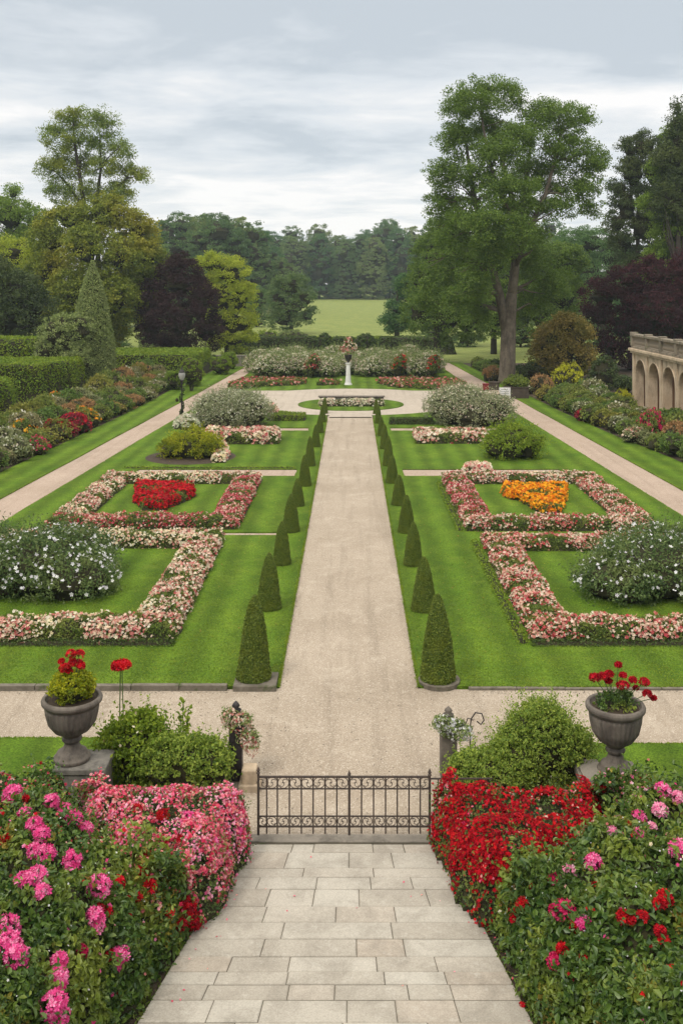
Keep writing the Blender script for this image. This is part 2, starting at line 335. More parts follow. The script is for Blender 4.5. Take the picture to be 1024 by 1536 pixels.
        at_ = me.attributes.new('rnd', 'FLOAT', 'POINT'); at_.data.foreach_set('value', np.concatenate(s.R).astype('f4'))
        mats = list(mats) if isinstance(mats, list) else [mats]; mi = np.concatenate(s.I)
        if (mi == 5).any():
            mi = np.where(mi == 5, len(mats), mi); mats.append(M['twig_shade']); me.polygons.foreach_set('material_index', mi.astype('i4'))
        for m in mats: me.materials.append(m)
        o = bpy.data.objects.new(name, me); C.objects.link(o)
        if parent: o.parent = parent
        if bevel:
            b = o.modifiers.new('bevel', 'BEVEL'); b.width = bevel; b.segments = 2; b.limit_method = 'ANGLE'
        return o
def tag(o, label=None, cat=None, group=None, kind=None):
    if label: o['label'] = label
    if cat: o['category'] = cat
    if group: o['group'] = group
    if kind: o['kind'] = kind
    return o
def thing(name, label, cat, loc=(0, 0, 0), group=None, rz=0):
    o = bpy.data.objects.new(name, None); C.objects.link(o); o.location = loc; o.rotation_euler.z = rz
    o.empty_display_size = .2
    return tag(o, label, cat, group)
def dup(root, loc, rz=0, sc=None, label=None, group=None, hide=()):
    r = root.copy(); C.objects.link(r); r.location = loc; r.rotation_euler.z = rz
    if sc is not None: r.scale = sc
    if label: r['label'] = label
    if group: r['group'] = group
    for ch in list(root.children):
        c = ch.copy(); C.objects.link(c); c.parent = r
        for g in ch.children:
            d = g.copy(); C.objects.link(d); d.parent = c
    return r
def interp(pts, y):
    p = np.array(pts); return np.interp(y, p[:, 0], p[:, 1])

# ------------------------------------------------------------------ a planted mass with a polygon footprint
class Mass:
    def __init__(s, poly, h, edge=.3, amp=0., R=.6, seed=1, wob=0.):
        p = np.array(poly, 'f8')
        if wob:  # uneven outline
            q = []
            for i in range(len(p)):
                a, b = p[i], p[(i + 1) % len(p)]; k = max(1, int(np.linalg.norm(b - a) / .35))
                for t in range(k): q.append(a + (b - a) * t / k)
            p = np.array(q); p += np.random.default_rng(seed).uniform(-wob, wob, p.shape)
        ar = np.sum(p[:, 0] * np.roll(p[:, 1], -1) - np.roll(p[:, 0], -1) * p[:, 1]) / 2
        if ar < 0: p = p[::-1].copy()
        s.p = p; s.area = abs(ar); s.h = h; s.edge = edge; s.amp = amp; s.Rb = R
        s.a = p; s.b = np.roll(p, -1, 0); s.len = np.linalg.norm(s.b - s.a, axis=1)
        r = np.random.default_rng(seed); lo = p.min(0); hi = p.max(0)
        g = np.stack(np.meshgrid(np.arange(lo[0] - R, hi[0] + R, R), np.arange(lo[1] - R, hi[1] + R, R)), -1).reshape(-1, 2)
        s.c = g + r.uniform(-.45, .45, g.shape) * R; s.ck = r.uniform(.35, 1, len(g)); s.lo = lo; s.hi = hi
    def inside(s, x, y):
        w = np.zeros(len(x), bool)
        for (ax, ay), (bx, by) in zip(s.a, s.b):
            c = ((ay > y) != (by > y)) & (x < (bx - ax) * (y - ay) / ((by - ay) if by != ay else 1e-9) + ax); w ^= c
        return w
    def dist(s, x, y):
        d = np.full(len(x), 1e9)
        for a, b in zip(s.a, s.b):
            e = b - a; t = np.clip(((x - a[0]) * e[0] + (y - a[1]) * e[1]) / (e @ e + 1e-12), 0, 1)
            d = np.minimum(d, np.hypot(x - a[0] - t * e[0], y - a[1] - t * e[1]))
        return d
    def base(s, x, y):
        h = s.h(x, y) if callable(s.h) else np.full(len(x), float(s.h))
        if s.amp:
            best = np.zeros(len(x))
            for i in range(0, len(x), 4000):
                dx = x[i:i + 4000, None] - s.c[None, :, 0]; dy = y[i:i + 4000, None] - s.c[None, :, 1]
                best[i:i + 4000] = np.max(s.ck * np.clip(1 - (dx * dx + dy * dy) / s.Rb ** 2, 0, 1), 1)
            h = h + s.amp * (best - .5)
        return h
    def H(s, x, y):
        e = np.clip(s.dist(x, y) / s.edge, 0, 1)
        return s.base(x, y) * np.sqrt(np.clip(1 - (1 - e) ** 2, 0, 1)) * s.inside(x, y)
    def sample(s, n, wallw=1.0, depth=.0):
        hm = float(np.mean(s.base(s.p[:, 0], s.p[:, 1]))); per = s.len.sum(); wa = per * hm * 1.3 * wallw; fr = wa / (wa + s.area)
        nw = int(n * fr); nt = n - nw
        X = []; need = nt
        while need > 0:
            q = rng.uniform(s.lo, s.hi, (need * 2 + 20, 2)); q = q[s.inside(q[:, 0], q[:, 1])][:need]; X.append(q); need -= len(q)
        q = np.concatenate(X) if X else np.zeros((0, 2)); x, y = q[:, 0], q[:, 1]
        z = s.H(x, y); e = .04; gx = (s.H(x + e, y) - z) / e; gy = (s.H(x, y + e) - z) / e
        N = U(np.stack([-np.clip(gx, -4, 4), -np.clip(gy, -4, 4), np.ones(len(x))], 1)); P = np.stack([x, y, z], 1)
        k = rng.choice(len(s.len), nw, p=s.len / per); t = rng.random(nw)[:, None]; B = s.a[k] * (1 - t) + s.b[k] * t
        ed = (s.b - s.a)[k] / s.len[k][:, None]; inn = np.stack([-ed[:, 1], ed[:, 0]], 1)
        ph = np.arcsin(rng.random(nw)); d = s.edge * (1 - np.cos(ph)); Q = B + inn * d[:, None]
        zb = s.base(Q[:, 0], Q[:, 1]) * np.sin(ph)
        P2 = np.stack([Q[:, 0], Q[:, 1], zb], 1); N2 = np.stack([-inn[:, 0] * np.cos(ph), -inn[:, 1] * np.cos(ph), np.sin(ph)], 1)
        P = np.concatenate([P, P2]); N = np.concatenate([N, N2])
        if depth: P = P - N * (rng.random(len(P)) ** 2 * depth)[:, None]
        P[:, 2] = np.maximum(P[:, 2], .01)
        return P, N
    def core(s, g, cell=.15, shrink=.07, m=5):
        xs = np.arange(s.lo[0], s.hi[0] + cell, cell); ys = np.arange(s.lo[1], s.hi[1] + cell, cell)
        gx, gy = np.meshgrid(xs, ys, indexing='ij'); x = gx.ravel(); y = gy.ravel()
        z = (s.H(x, y) - shrink).reshape(gx.shape); ins = z > 0.02
        nx, ny = gx.shape; V = np.stack([gx, gy, np.maximum(z, .0)], 2).reshape(-1, 3)
        i, j = np.meshgrid(np.arange(nx - 1), np.arange(ny - 1), indexing='ij'); i = i.ravel(); j = j.ravel()
        F = np.stack([i * ny + j, (i + 1) * ny + j, (i + 1) * ny + j + 1, i * ny + j + 1], 1)
        ok = ins.ravel()[F].any(1)
        g.add(V, F[ok], .3, m)
    def hit(s, px, py):
        Y = np.linspace(6.5, 60, 4000); X = (px - VX) * Y / FOC; Z = CAMZ - (py - VY) * Y / FOC
        h = s.H(X, Y); k = np.where((Z <= h) & (h > 0))[0]
        return np.array([X[k[0]], Y[k[0]], h[k[0]] if h[k[0]] - Z[k[0]] < .3 else Z[k[0]]]) if len(k) else None

# ------------------------------------------------------------------ world, sun, camera
def world():
    w = bpy.data.worlds.new('World'); bpy.context.scene.world = w; w.use_nodes = True
    t = w.node_tree; t.nodes.clear(); N = t.nodes.new; L = t.links.new
    out = N('ShaderNodeOutputWorld'); sky = N('ShaderNodeTexSky'); sky.sky_type = 'NISHITA'; sky.sun_disc = False
    sky.sun_elevation = math.radians(52); sky.sun_rotation = math.radians(215)
    b1 = N('ShaderNodeBackground'); b1.inputs[1].default_value = .1; L(sky.outputs[0], b1.inputs[0])
    tc = N('ShaderNodeTexCoord'); sp = N('ShaderNodeSeparateXYZ'); L(tc.outputs['Generated'], sp.inputs[0])
    def ma(op, a, b=None, c=None):
        o = N('ShaderNodeMath'); o.operation = op
        for i, v in enumerate((a, b, c)):
            if v is None: continue
            if isinstance(v, (int, float)): o.inputs[i].default_value = v
            else: L(v, o.inputs[i])
        return o.outputs[0]
    z = ma('MAXIMUM', sp.outputs[2], 0.0); zc = ma('ADD', z, .075)
    u = ma('MULTIPLY', ma('DIVIDE', sp.outputs[0], zc), .7); v = ma('MULTIPLY', ma('DIVIDE', sp.outputs[1], zc), .75)
    cb = N('ShaderNodeCombineXYZ'); L(u, cb.inputs[0]); L(v, cb.inputs[1]); cb.inputs[2].default_value = 3.7
    def nz(scale, det, ro, off):
        mp = N('ShaderNodeMapping'); mp.inputs['Location'].default_value = off; L(cb.outputs[0], mp.inputs[0])
        o = N('ShaderNodeTexNoise'); o.inputs['Scale'].default_value = scale; o.inputs['Detail'].default_value = det; o.inputs['Roughness'].default_value = ro
        o.inputs['Distortion'].default_value = .35; L(mp.outputs[0], o.inputs['Vector']); return o.outputs['Fac']
    a = nz(1.25, 7, .55, (4.3, .9, 0)); c = nz(3.4, 6, .6, (7.1, 2, 0))
    f = ma('ADD', ma('MULTIPLY', a, .72), ma('MULTIPLY', c, .28))
    # lower sky is lighter, as under a thinning cloud sheet
    f = ma('ADD', f, ma('MULTIPLY', ma('SUBTRACT', .14, z), .95))
    r = N('ShaderNodeValToRGB'); e = r.color_ramp.elements; e.new(.5); e.new(.5)
    for k, (p, col) in enumerate([(.35, (.57, .625, .68, 1)), (.45, (.73, .77, .81, 1)), (.52, (.84, .855, .87, 1)), (.60, (1.0, .98, .965, 1))]):
        e[k].position = p; e[k].color = col
    L(f, r.inputs[0])
    # an overcast sky is about three times brighter overhead than at the horizon
    br = ma('ADD', 1.0, ma('MULTIPLY', ma('MAXIMUM', ma('SUBTRACT', z, .3), 0.0), 2.1))
    wm = N('ShaderNodeMix'); wm.data_type = 'RGBA'; wm.inputs[7].default_value = (.84, .805, .745, 1); L(r.outputs[0], wm.inputs[6])
    mr = N('ShaderNodeMapRange'); L(z, mr.inputs[0]); mr.inputs[1].default_value = .3; mr.inputs[2].default_value = .55; L(mr.outputs[0], wm.inputs[0])
    b2 = N('ShaderNodeBackground'); L(wm.outputs[2], b2.inputs[0]); L(br, b2.inputs[1])
    mx = N('ShaderNodeMixShader'); mx.inputs[0].default_value = .93; L(b1.outputs[0], mx.inputs[1]); L(b2.outputs[0], mx.inputs[2]); L(mx.outputs[0], out.inputs[0])
    sd = bpy.data.lights.new('sun', 'SUN'); sd.energy = 1.5; sd.angle = math.radians(10); sd.color = (1, .935, .84)
    so = bpy.data.objects.new('sun', sd); C.objects.link(so)
    el, az = math.radians(52), math.radians(215)   # azimuth clockwise from +Y
    from mathutils import Vector
    d = Vector((math.sin(az) * math.cos(el), math.cos(az) * math.cos(el), math.sin(el)))
    so.rotation_euler = d.to_track_quat('Z', 'Y').to_euler()
world()
sc = bpy.context.scene
cd = bpy.data.cameras.new('camera'); cam = bpy.data.objects.new('camera', cd); C.objects.link(cam); sc.camera = cam
cam.location = (0, 0, CAMZ); cam.rotation_euler = (PI / 2, 0, 0)
cd.sensor_fit = 'VERTICAL'; cd.sensor_height = 36; cd.lens = 36 * FOC / 1536
cd.shift_y = -(768 - VY) / 1536; cd.shift_x = -(VX - 512) / 1536; cd.clip_end = 6000; cd.clip_start = .1
sc.view_settings.view_transform = 'Standard'; sc.view_settings.look = 'None'; sc.view_settings.exposure = .1; sc.view_settings.gamma = 1
cy = sc.cycles; cy.max_bounces = 6; cy.diffuse_bounces = 3; cy.glossy_bounces = 2; cy.transmission_bounces = 4; cy.transparent_max_bounces = 6; cy.volume_bounces = 1
cy.use_denoising = True; cy.caustics_reflective = False; cy.caustics_refractive = False

# ------------------------------------------------------------------ the ground
def zt(Y): return float(np.interp(Y, [0, 150, 400, 560, 5000], [0, 0, 4.2, 6.4, 6.8]))
g = Geo()
ys = np.concatenate([np.arange(-60, 150, 15), np.arange(150, 600, 12), [700, 1000, 1800, 3500]]); xs = np.concatenate([[-2500, -900, -450], np.arange(-300, 301, 25), [450, 900, 2500]])
V = [(x, y, zt(y) - .03 + (.35 * math.sin(x * .021 + y * .013) * min(1, max(0, (y - 150) / 100)))) for y in ys for x in xs]
nx = len(xs); i, j = np.meshgrid(np.arange(len(ys) - 1), np.arange(nx - 1), indexing='ij'); i = i.ravel(); j = j.ravel()
g.add(V, np.stack([i * nx + j, i * nx + j + 1, (i + 1) * nx + j + 1, (i + 1) * nx + j], 1))
tag(g.build('ground', M['meadow'], smooth=True), kind='structure')

LI = [(8, -14.3), (22, -13.9), (37.8, -13.26), (61.6, -12.16), (87, -10.86), (118, -10.3)]
LO = [(8, -16), (22, -15.6), (42.2, -14.8), (68.9, -13.6), (86, -12.8), (118, -11.6)]
LB = [(8, -18.2), (22, -17.8), (48.2, -16.9), (55.8, -16.5), (72.2, -15.8), (91.8, -15.5), (118, -14)]
RI = [(8, 14.3), (22, 13.7), (39, 12.95), (66.8, 11.85), (100.7, 10.34), (118, 9.9)]
RO = [(8, 15.8), (22, 15.2), (44, 14.6), (80.6, 13.2), (118, 11.6)]
RB = [(8, 18.6), (22, 18.2), (50.8, 16.85), (64.6, 15.5), (74.2, 14.95), (92, 14.2), (118, 13)]
def sheet(name, fL, fR, y0, y1, z, mat, step=4):
    n = max(2, int((y1 - y0) / step) + 1); Y = np.linspace(y0, y1, n); V = []
    for y in Y: V += [(fL(y), y, z), (fR(y), y, z)]
    k = np.arange(n - 1) * 2
    return tag(Geo().add(V, np.stack([k, k + 1, k + 3, k + 2], 1)).build(name, mat), kind='structure')
c_ = lambda v: (lambda y: v)
f_ = lambda p: (lambda y: float(interp(p, y)))
sheet('earth_edge', c_(-1.72), c_(-1.6), 22.4, 70, .004, M['soil'])
sheet('earth_edge', c_(1.5), c_(1.62), 22.4, 70, .004, M['soil'])
sheet('gravel_path', c_(-1.75), c_(1.65), 22.2, 72, 0, M['gravel'])
sheet('gravel_forecourt', c_(-40), c_(40), 16.38, 22.2, 0, M['gravel'])
sheet('gravel_forecourt', c_(-40), c_(-1.75), 22.2, 22.35, 0, M['gravel'])
sheet('gravel_forecourt', c_(1.65), c_(40), 22.2, 22.35, 0, M['gravel'])
sheet('side_path', f_(LO), f_(LI), 22, 118, .004, M['sidegravel'])
sheet('side_path', f_(RI), f_(RO), 22, 118, .004, M['sidegravel'])
sheet('garden_soil', c_(-34), f_(LO), 22.4, 118, -.012, M['soil'])
sheet('garden_soil', f_(RO), c_(34), 22.4, 118, -.012, M['soil'])
def lawn(name, cols, rows, keep, mat, z=.05):
    """grid of column curves x row lines; only cells that keep() accepts; turf edge is a real step"""
    bm = bmesh.new(); vv = {}
    def v(i, j):
        if (i, j) not in vv:
            y = rows[j]; w = .022 * math.sin(y * 9 + i) + .02 * math.sin(y * 3.7 + 2 * i); vv[i, j] = bm.verts.new((cols[i](y) + w, y, z))
        return vv[i, j]
    for i in range(len(cols) - 1):
        for j in range(len(rows) - 1):
            if keep(i, (rows[j] + rows[j + 1]) / 2): bm.faces.new([v(i, j), v(i + 1, j), v(i + 1, j + 1), v(i, j + 1)])
    ed = [e for e in bm.edges if e.is_boundary]
    r = bmesh.ops.extrude_edge_only(bm, edges=ed)
    for e in r['geom']:
        if isinstance(e, bmesh.types.BMVert): e.co.z = -.02
    bmesh.ops.recalc_face_normals(bm, faces=bm.faces)
    me = bpy.data.meshes.new(name); bm.to_mesh(me); bm.free(); me.materials.append(mat)
    o = bpy.data.objects.new(name, me); C.objects.link(o); return tag(o, kind='structure')
rows = sorted(set(list(np.arange(22.4, 118, 1.2)) + [36.05, 36.5, 47.3, 49.1, 62.2, 63.5, 118]))
def cutL(i, y):
    if 47.3 < y < 49.1 and i == 1: return False
    if 62.2 < y < 63.5 and i == 1: return False
    if 36.05 < y < 36.5 and i == 1: return False
    return True
lawn('lawn', [f_(LI), c_(-10.4), c_(-2.65), c_(-1.62)], rows, cutL, M['lawn'])
lawn('lawn', [c_(1.52), c_(2.5), c_(10.2), f_(RI)], rows, lambda i, y: not (i == 1 and (47.3 < y < 49.1 or 62.2 < y < 63.5)), M['lawn'])
lawn('lawn', [c_(-1.62), c_(1.52)], [84, 92, 100, 118], lambda i, y: True, M['lawn'])
lawn('lawn', [f_(LB), f_(LO)], list(np.arange(22.4, 119, 2)), lambda i, y: True, M['lawn'])
lawn('lawn', [f_(RO), f_(RB)], list(np.arange(22.4, 119, 2)), lambda i, y: True, M['lawn'])
sheet('gravel_cross_path', c_(-10.5), c_(-2.55), 47.2, 49.2, .0, M['sidegravel'])
sheet('gravel_cross_path', c_(-10.5), c_(-2.55), 62.1, 63.6, .0, M['sidegravel'])
sheet('gravel_cross_path', c_(-10.5), c_(-2.55), 36.0, 36.6, .0, M['sidegravel'])
sheet('gravel_cross_path', c_(2.4), c_(10.3), 47.2, 49.2, .0, M['sidegravel'])
sheet('gravel_cross_path', c_(2.4), c_(10.3), 62.1, 63.6, .0, M['sidegravel'])
def disc(name, cx, cy, r, z, mat, n=72, h=.0):
    a = np.arange(n) * 2 * PI / n; V = np.stack([cx + r * np.cos(a), cy + r * np.sin(a), np.full(n, z)], 1)
    g = Geo().add(V, np.arange(n)[None])
    if h:
        V2 = np.concatenate([V, V - [0, 0, h]]); q = np.arange(n); g.add(V2, np.stack([q, q + n, (q + 1) % n + n, (q + 1) % n], 1))
    return tag(g.build(name, mat), kind='structure')
disc('round_plaza', 0, 78.6, 9.1, .056, M['plaza'])
sheet('plaza_path', c_(-11.3), c_(11.1), 82.5, 86, .060, M['plaza'])
sheet('plaza_path', c_(-1.5), c_(1.45), 68.6, 72, .064, M['plaza'])
disc('lawn', 0, 75.9, 4.0, .10, M['lawn'], h=.05)
# near lawns either side of the forecourt
lawn('lawn', [c_(-40), c_(-3.4)], [16.4, 17, 18, 19.2, 19.85], lambda i, y: True, M['lawn'])
lawn('lawn', [c_(3.9), c_(40)], [16.4, 17, 18, 19.0, 19.6], lambda i, y: True, M['lawn'])
# foreground earth under the rose beds
tag(Geo().add([(-12, 2, -.008), (12, 2, -.008), (12, 16.5, -.008), (-12, 16.5, -.008)], np.array([[0, 1, 2, 3]])).build('garden_soil', M['soil']), kind='structure')
# kerbs
def kerb(name, pts, w, h, mat, label, cat, seg=1.1):
    g = Geo()
    for a, b in zip(pts[:-1], pts[1:]):
        a = np.array(a, float); b = np.array(b, float); L = np.linalg.norm(b - a); d = (b - a) / L; n = np.array([-d[1], d[0]]); k = max(1, round(L / seg))
        for q in range(k):
            p0 = a + d * (L * q / k + .006); p1 = a + d * (L * (q + 1) / k - .006); hh = h + rng.uniform(-.008, .008)
            V = [(*(p0 - n * w / 2), -.02), (*(p1 - n * w / 2), -.02), (*(p1 + n * w / 2), -.02), (*(p0 + n * w / 2), -.02)]
            V += [(x, y, hh + rng.uniform(-.003, .003)) for x, y, z in V]
            g.add(V, np.array([(0, 3, 2, 1), (4, 5, 6, 7), (0, 1, 5, 4), (1, 2, 6, 5), (2, 3, 7, 6), (3, 0, 4, 7)]), rng.random())
    return tag(g.build(name, mat, bevel=.012), label, cat)
kerb('stone_kerb', [(-22, 22.33), (-2.75, 22.33)], .14, .12, M['kerb'], 'mossy stone kerb along front of the left lawn', 'kerb')
kerb('stone_kerb', [(2.62, 22.34), (22, 22.34)], .1, .05, M['kerb'], 'mossy stone kerb along front of the right lawn', 'kerb')

# paving: fanned courses of worn slabs
def paving():
    g = Geo(); ye = 8.6; y = 16.1; row = 0
    eL = lambda y: np.interp(y, [8, 12.2, 16.3], [-3.5, -2.6, -1.66]); eR = lambda y: np.interp(y, [8, 12.2, 16.3], [3.1, 2.22, 1.42])
    while y > ye:
        d = rng.choice([.24, .3, .36, .42], p=[.2, .35, .3, .15]) * (1.0 if y > 13 else .92); y1 = y - d
        n = int(rng.choice([3, 4, 5] if y > 13.6 else [4, 5, 6])); cuts = [0] + sorted([(k + rng.uniform(-.25, .25)) / n for k in range(1, n)]) + [1]
        if y < 14: cuts = cuts
        for u0, u1 in zip(cuts[:-1], cuts[1:]):
            gp = .0045; zz = rng.uniform(-.004, .004)
            X = lambda u, yy: eL(yy) + (eR(yy) - eL(yy)) * u
            ya, yb = y - gp, y1 + gp; c = []
            m = .012
            for (u, yy, sx) in ((u0, yb, 1), (u1, yb, -1), (u1, ya, -1), (u0, ya, 1)): c.append((X(u, yy) + sx * gp, yy))
            cx = sum(a for a, b in c) / 4; cyy = sum(b for a, b in c) / 4
            top = [(a + (cx - a) * m / max(.1, abs(cx - a)), b + (cyy - b) * m / max(.1, abs(cyy - b)), .03 + zz + rng.uniform(-.002, .002)) for a, b in c]
            mid = [(a, b, .02 + zz) for a, b in c]; bot = [(a, b, -.02) for a, b in c]
            V = top + mid + bot; F = [(0, 1, 2, 3)] + [(4 + k, 4 + (k + 1) % 4, (k + 1) % 4, k) for k in range(4)] + [(8 + k, 8 + (k + 1) % 4, 4 + (k + 1) % 4, 4 + k) for k in range(4)]
            g.add(V, np.array(F), rng.random())
        y = y1; row += 1
    tag(g.build('stone_paving', M['pave']), kind='structure')
    tag(Geo().add([(eL(8.6), 8.6, .016), (eR(8.6), 8.6, .016), (eR(12.2), 12.2, .016), (eR(16.2), 16.2, .016), (eL(16.2), 16.2, .016), (eL(12.2), 12.2, .016)], np.array([[0, 1, 2, 3, 4, 5]])).build('joint_mortar', M['mortar']), kind='structure')
    # moss and small weeds in the joints
    mo = Geo(); n = 900; yy = rng.uniform(9, 16.2, n); xx = eL(yy) + (eR(yy) - eL(yy)) * rng.choice([0, .0, .2, .42, .61, .8, 1], n) + rng.normal(0, .015, n)
    xx = np.where(np.abs(xx) > 0, xx, 0); P = np.stack([xx, yy, np.full(n, .03)], 1)
    mo2 = Geo(); k = 30; cen = np.stack([rng.uniform(-2, 2, k), rng.uniform(9.5, 15.5, k)], 1)
    e = np.concatenate([np.stack([eL(rng.uniform(9, 16.2, 700)) - rng.uniform(-.03, .22, 700)], 1)]);
    Y = rng.uniform(9, 16.2, 1400); side = rng.random(1400) < .5; off = rng.exponential(.1, 1400) - .03
    X = np.where(side, eL(Y) - off, eR(Y) + off); P = np.stack([X, Y, np.full(1400, .02)], 1)
    mo2.leaves(P, np.tile([0, 0, 1.], (1400, 1)), .06, .03, .6)
    tag(mo2.build('ground_weeds', M['bedleaf']), kind='stuff', label='small weeds and moss along the edges of the stone paving', cat='weeds')
paving()
g = Geo().box((-1.75, 16.16, -.02), (1.55, 16.385, .034)); tag(g.build('stone_threshold', M['wallstone'], bevel=.012), 'worn stone threshold under the iron gate', 'threshold')

# turf fringe: ragged blades at the lawn edges
def fringe():
    g = Geo(); seg = []
    def line(x0, y0, x1, y1, d): seg.append((x0, y0, x1, y1, d))
    line(-1.62, 22.4, -1.62, 68, 260); line(1.52, 22.4, 1.52, 68, 260); line(-18, 22.42, -2.7, 22.42, 260); line(2.6, 22.4, 18, 22.4, 260)
    line(-14, 19.85, -3.4, 19.85, 200); line(3.9, 19.6, 14, 19.6, 200)
    for F_ in (LI, LO, RI, RO):
        for (y0, x0), (y1, x1) in zip(F_[1:-1], F_[2:]): line(x0, y0, x1, y1, 60)
    for yy in (47.3, 49.1, 62.2, 63.5):
        line(-10.4, yy, -2.65, yy, 90); line(2.5, yy, 10.2, yy, 90)
    for x0, y0, x1, y1, d in seg:
        n = int(math.hypot(x1 - x0, y1 - y0) * d); t = rng.random(n)
        P = np.stack([x0 + (x1 - x0) * t + rng.normal(0, .018, n), y0 + (y1 - y0) * t + rng.normal(0, .018, n), np.full(n, .045)], 1)
        g.leaves(P, np.tile([0, 0, .4], (n, 1)), .06, .022, .5)
    tag(g.build('grass_fringe', M['boxhedge']), kind='stuff', label='ragged turf fringe along the edges of the lawns', cat='grass')
fringe()

# ------------------------------------------------------------------ clipped cones beside the central walk
def cone_proto():
    t = thing('topiary_cone', '', 'topiary'); h = 1.85
    def prof(u): return .385 * (1 - u ** 3.6) ** .6 * (1 - .46 * u) * (1 + .05 * np.exp(-((u - .06) / .05) ** 2)) + .0
    n = 11000; u = rng.random(n * 2); keep = rng.random(n * 2) < (prof(u) / .41 + .05); u = u[keep][:n]; n = len(u); a = rng.random(n) * 2 * PI
    r = prof(u) + rng.normal(0, .010, n) + .012 * np.sin(a * 5 + u * 13) * np.sin(u * 21 + a * 3)
    P = np.stack([r * np.cos(a), r * np.sin(a), u * h], 1); N = np.stack([np.cos(a), np.sin(a), np.full(n, .3) + 1.2 * u ** 6], 1)
    g = Geo(); uu = np.linspace(0, .985, 16); g.lathe([(max(.01, float(prof(q)) - .02), q * h) for q in uu], 20, r=.2)
    g.leaves(P, U(N), .042, .026, 1.0); g.build('foliage', M['topiary'], t); return t
ordn = ['nearest', 'second', 'third', 'fourth', 'fifth', 'sixth', 'seventh', 'eighth', 'ninth', 'tenth', 'farthest']
proto = cone_proto()
HS = [1.88, 1.58, 1.42, 1.44, 1.2, 1.32, 1.42, 1.3, 1.2, 1.15, 1.1]; WS = [.75, .66, .59, .60, .58, .55, .53, .5, .47, .46, .44]
CY = {-1: [22.7, 27.85, 32.3, 36.6, 40.9, 45, 50, 56, 61.4, 66.2, 70.6], 1: [22.65, 27.7, 32.2, 36.5, 41.1, 45.7, 50.1, 55.3, 60.2, 65.6, 70.4]}
CX = {-1: [-2.2, -2.28, -2.22, -2.18, -2.18, -2.06, -2.03, -1.96, -1.9, -1.87, -1.84], 1: [1.97, 2.02, 2.0, 2.02, 1.97, 1.88, 1.86, 1.85, 1.83, 1.8, 1.78]}
first = True
for side, X, grp, nm in ((-1, -2.2, 'clipped cones left of the central walk', 'left'), (1, 2.0, 'clipped cones right of the central walk', 'right')):
    for k in range(11):
        y = 22.75 + 4.5 * k if k else 22.65
        y = CY[side][k]; X = CX[side][k]; h = HS[k] * rng.uniform(.93, 1.07) if k else (1.88 if side < 0 else 1.92)
        extra = {(-1, 0): 'on a stone slab', (1, 0): 'on a round plinth'}.get((side, k), 'on the lawn')
        lab = f'{ordn[k]} clipped green cone {extra}, row {nm} of the central walk'
        z = .12 if k == 0 else .05; w = WS[k] / .77 * rng.uniform(.97, 1.03)
        if first: o = proto; first = False; o.location = (X, y, z); o.scale = (w, w, h / 1.85); o['label'] = lab; o['group'] = grp
        else: o = dup(proto, (X, y, z), rng.uniform(0, 6), (w, w, h / 1.85), lab, grp)
        o.rotation_euler.x = rng.uniform(-.02, .02); o.rotation_euler.y = rng.uniform(-.02, .02)
tag(Geo().box((-2.62, 22.22, -.02), (-1.66, 23.05, .125)).build('stone_slab', M['kerb'], bevel=.02), 'square mossy stone slab under the nearest cone left of the walk', 'slab')
tag(Geo().lathe([(.46, -.02), (.475, .1), (.455, .125), (.02, .13)], 40, 2.0, 22.68).build('stone_plinth', M['kerb'], smooth=False), 'round stone plinth under the nearest cone right of the walk', 'plinth')

# ------------------------------------------------------------------ flower beds of the parterre
def bed(name, label, strips, h=.4, fl=None, dens=260, leafd=520, R=.040, leafm='bedleaf', cat='flower bed', L=.075, edge=.25, amp=.2, blab=None, wob=.04, group=None, hedge=False):
    """strips: list of (polygon, petal palette)"""
    root = thing(name, label, cat, (0, 0, 0), group); gl = Geo(); gb = Geo(); pal = []
    cx = np.mean([p for poly, _ in strips for p in poly], 0); root.location = (cx[0], cx[1], 0)
    for k, (poly, pm) in enumerate(strips):
        m = Mass(poly, h, edge, amp, .36, seed=k * 7 + int(abs(cx[0]) * 10), wob=wob); m.core(gl, .14, .09)
        ar = m.area + m.len.sum() * h
        P, N = m.sample(int(leafd * ar), 1.0, .06); gl.leaves(P + rng.normal(0, .02, P.shape), N, L, L * .5, .7)
        P, N = m.sample(int(dens * ar), .75, 0)
        # blossoms gather in drifts
        ph = rng.uniform(0, 6, 4); f = np.sin(P[:, 0] * 2.3 + ph[0]) * np.sin(P[:, 1] * 2.9 + ph[1]) + .6 * np.sin(P[:, 0] * 6.1 + ph[2]) * np.sin(P[:, 1] * 7 + ph[3])
        low = P[:, 2] < h * .38
        keep = (rng.random(len(P)) < .38 + .42 * f) & ~(low & (rng.random(len(P)) < .82)); P, N = P[keep], N[keep]
        if pm not in pal: pal.append(pm)
        alt = {'palepink': 'cream', 'deeppink': 'mixred', 'cream': 'palepink', 'mixred': 'palepink', 'red': 'crimson'}.get(pm, pm)
        if alt not in pal: pal.append(alt)
        f2 = np.sin(P[:, 0] * 1.1 + ph[3]) * np.sin(P[:, 1] * 1.3 + ph[2]) + .5 * np.sin(P[:, 0] * 3.9 + ph[0]) * np.sin(P[:, 1] * 4.3) + rng.normal(0, .25, len(P)) > .45
        for kk, mm_ in ((~f2, pm), (f2, alt)): gb.rosettes(P[kk] + N[kk] * rng.uniform(.0, .08, (kk.sum(), 1)), U(N[kk] + [0, -.25, .5]), R, 5, 1, .3, 1.2, m=pal.index(mm_), jit=.45)
    for q in gl.V + gb.V: q -= np.array([cx[0], cx[1], 0])
    gl.build('foliage', M[leafm], root); tag(gb.build('blossoms', [P_[p] for p in pal], root), kind='stuff')
    return root
def rect(x0, y0, x1, y1): return [(x0, y0), (x1, y0), (x1, y1), (x0, y1)]
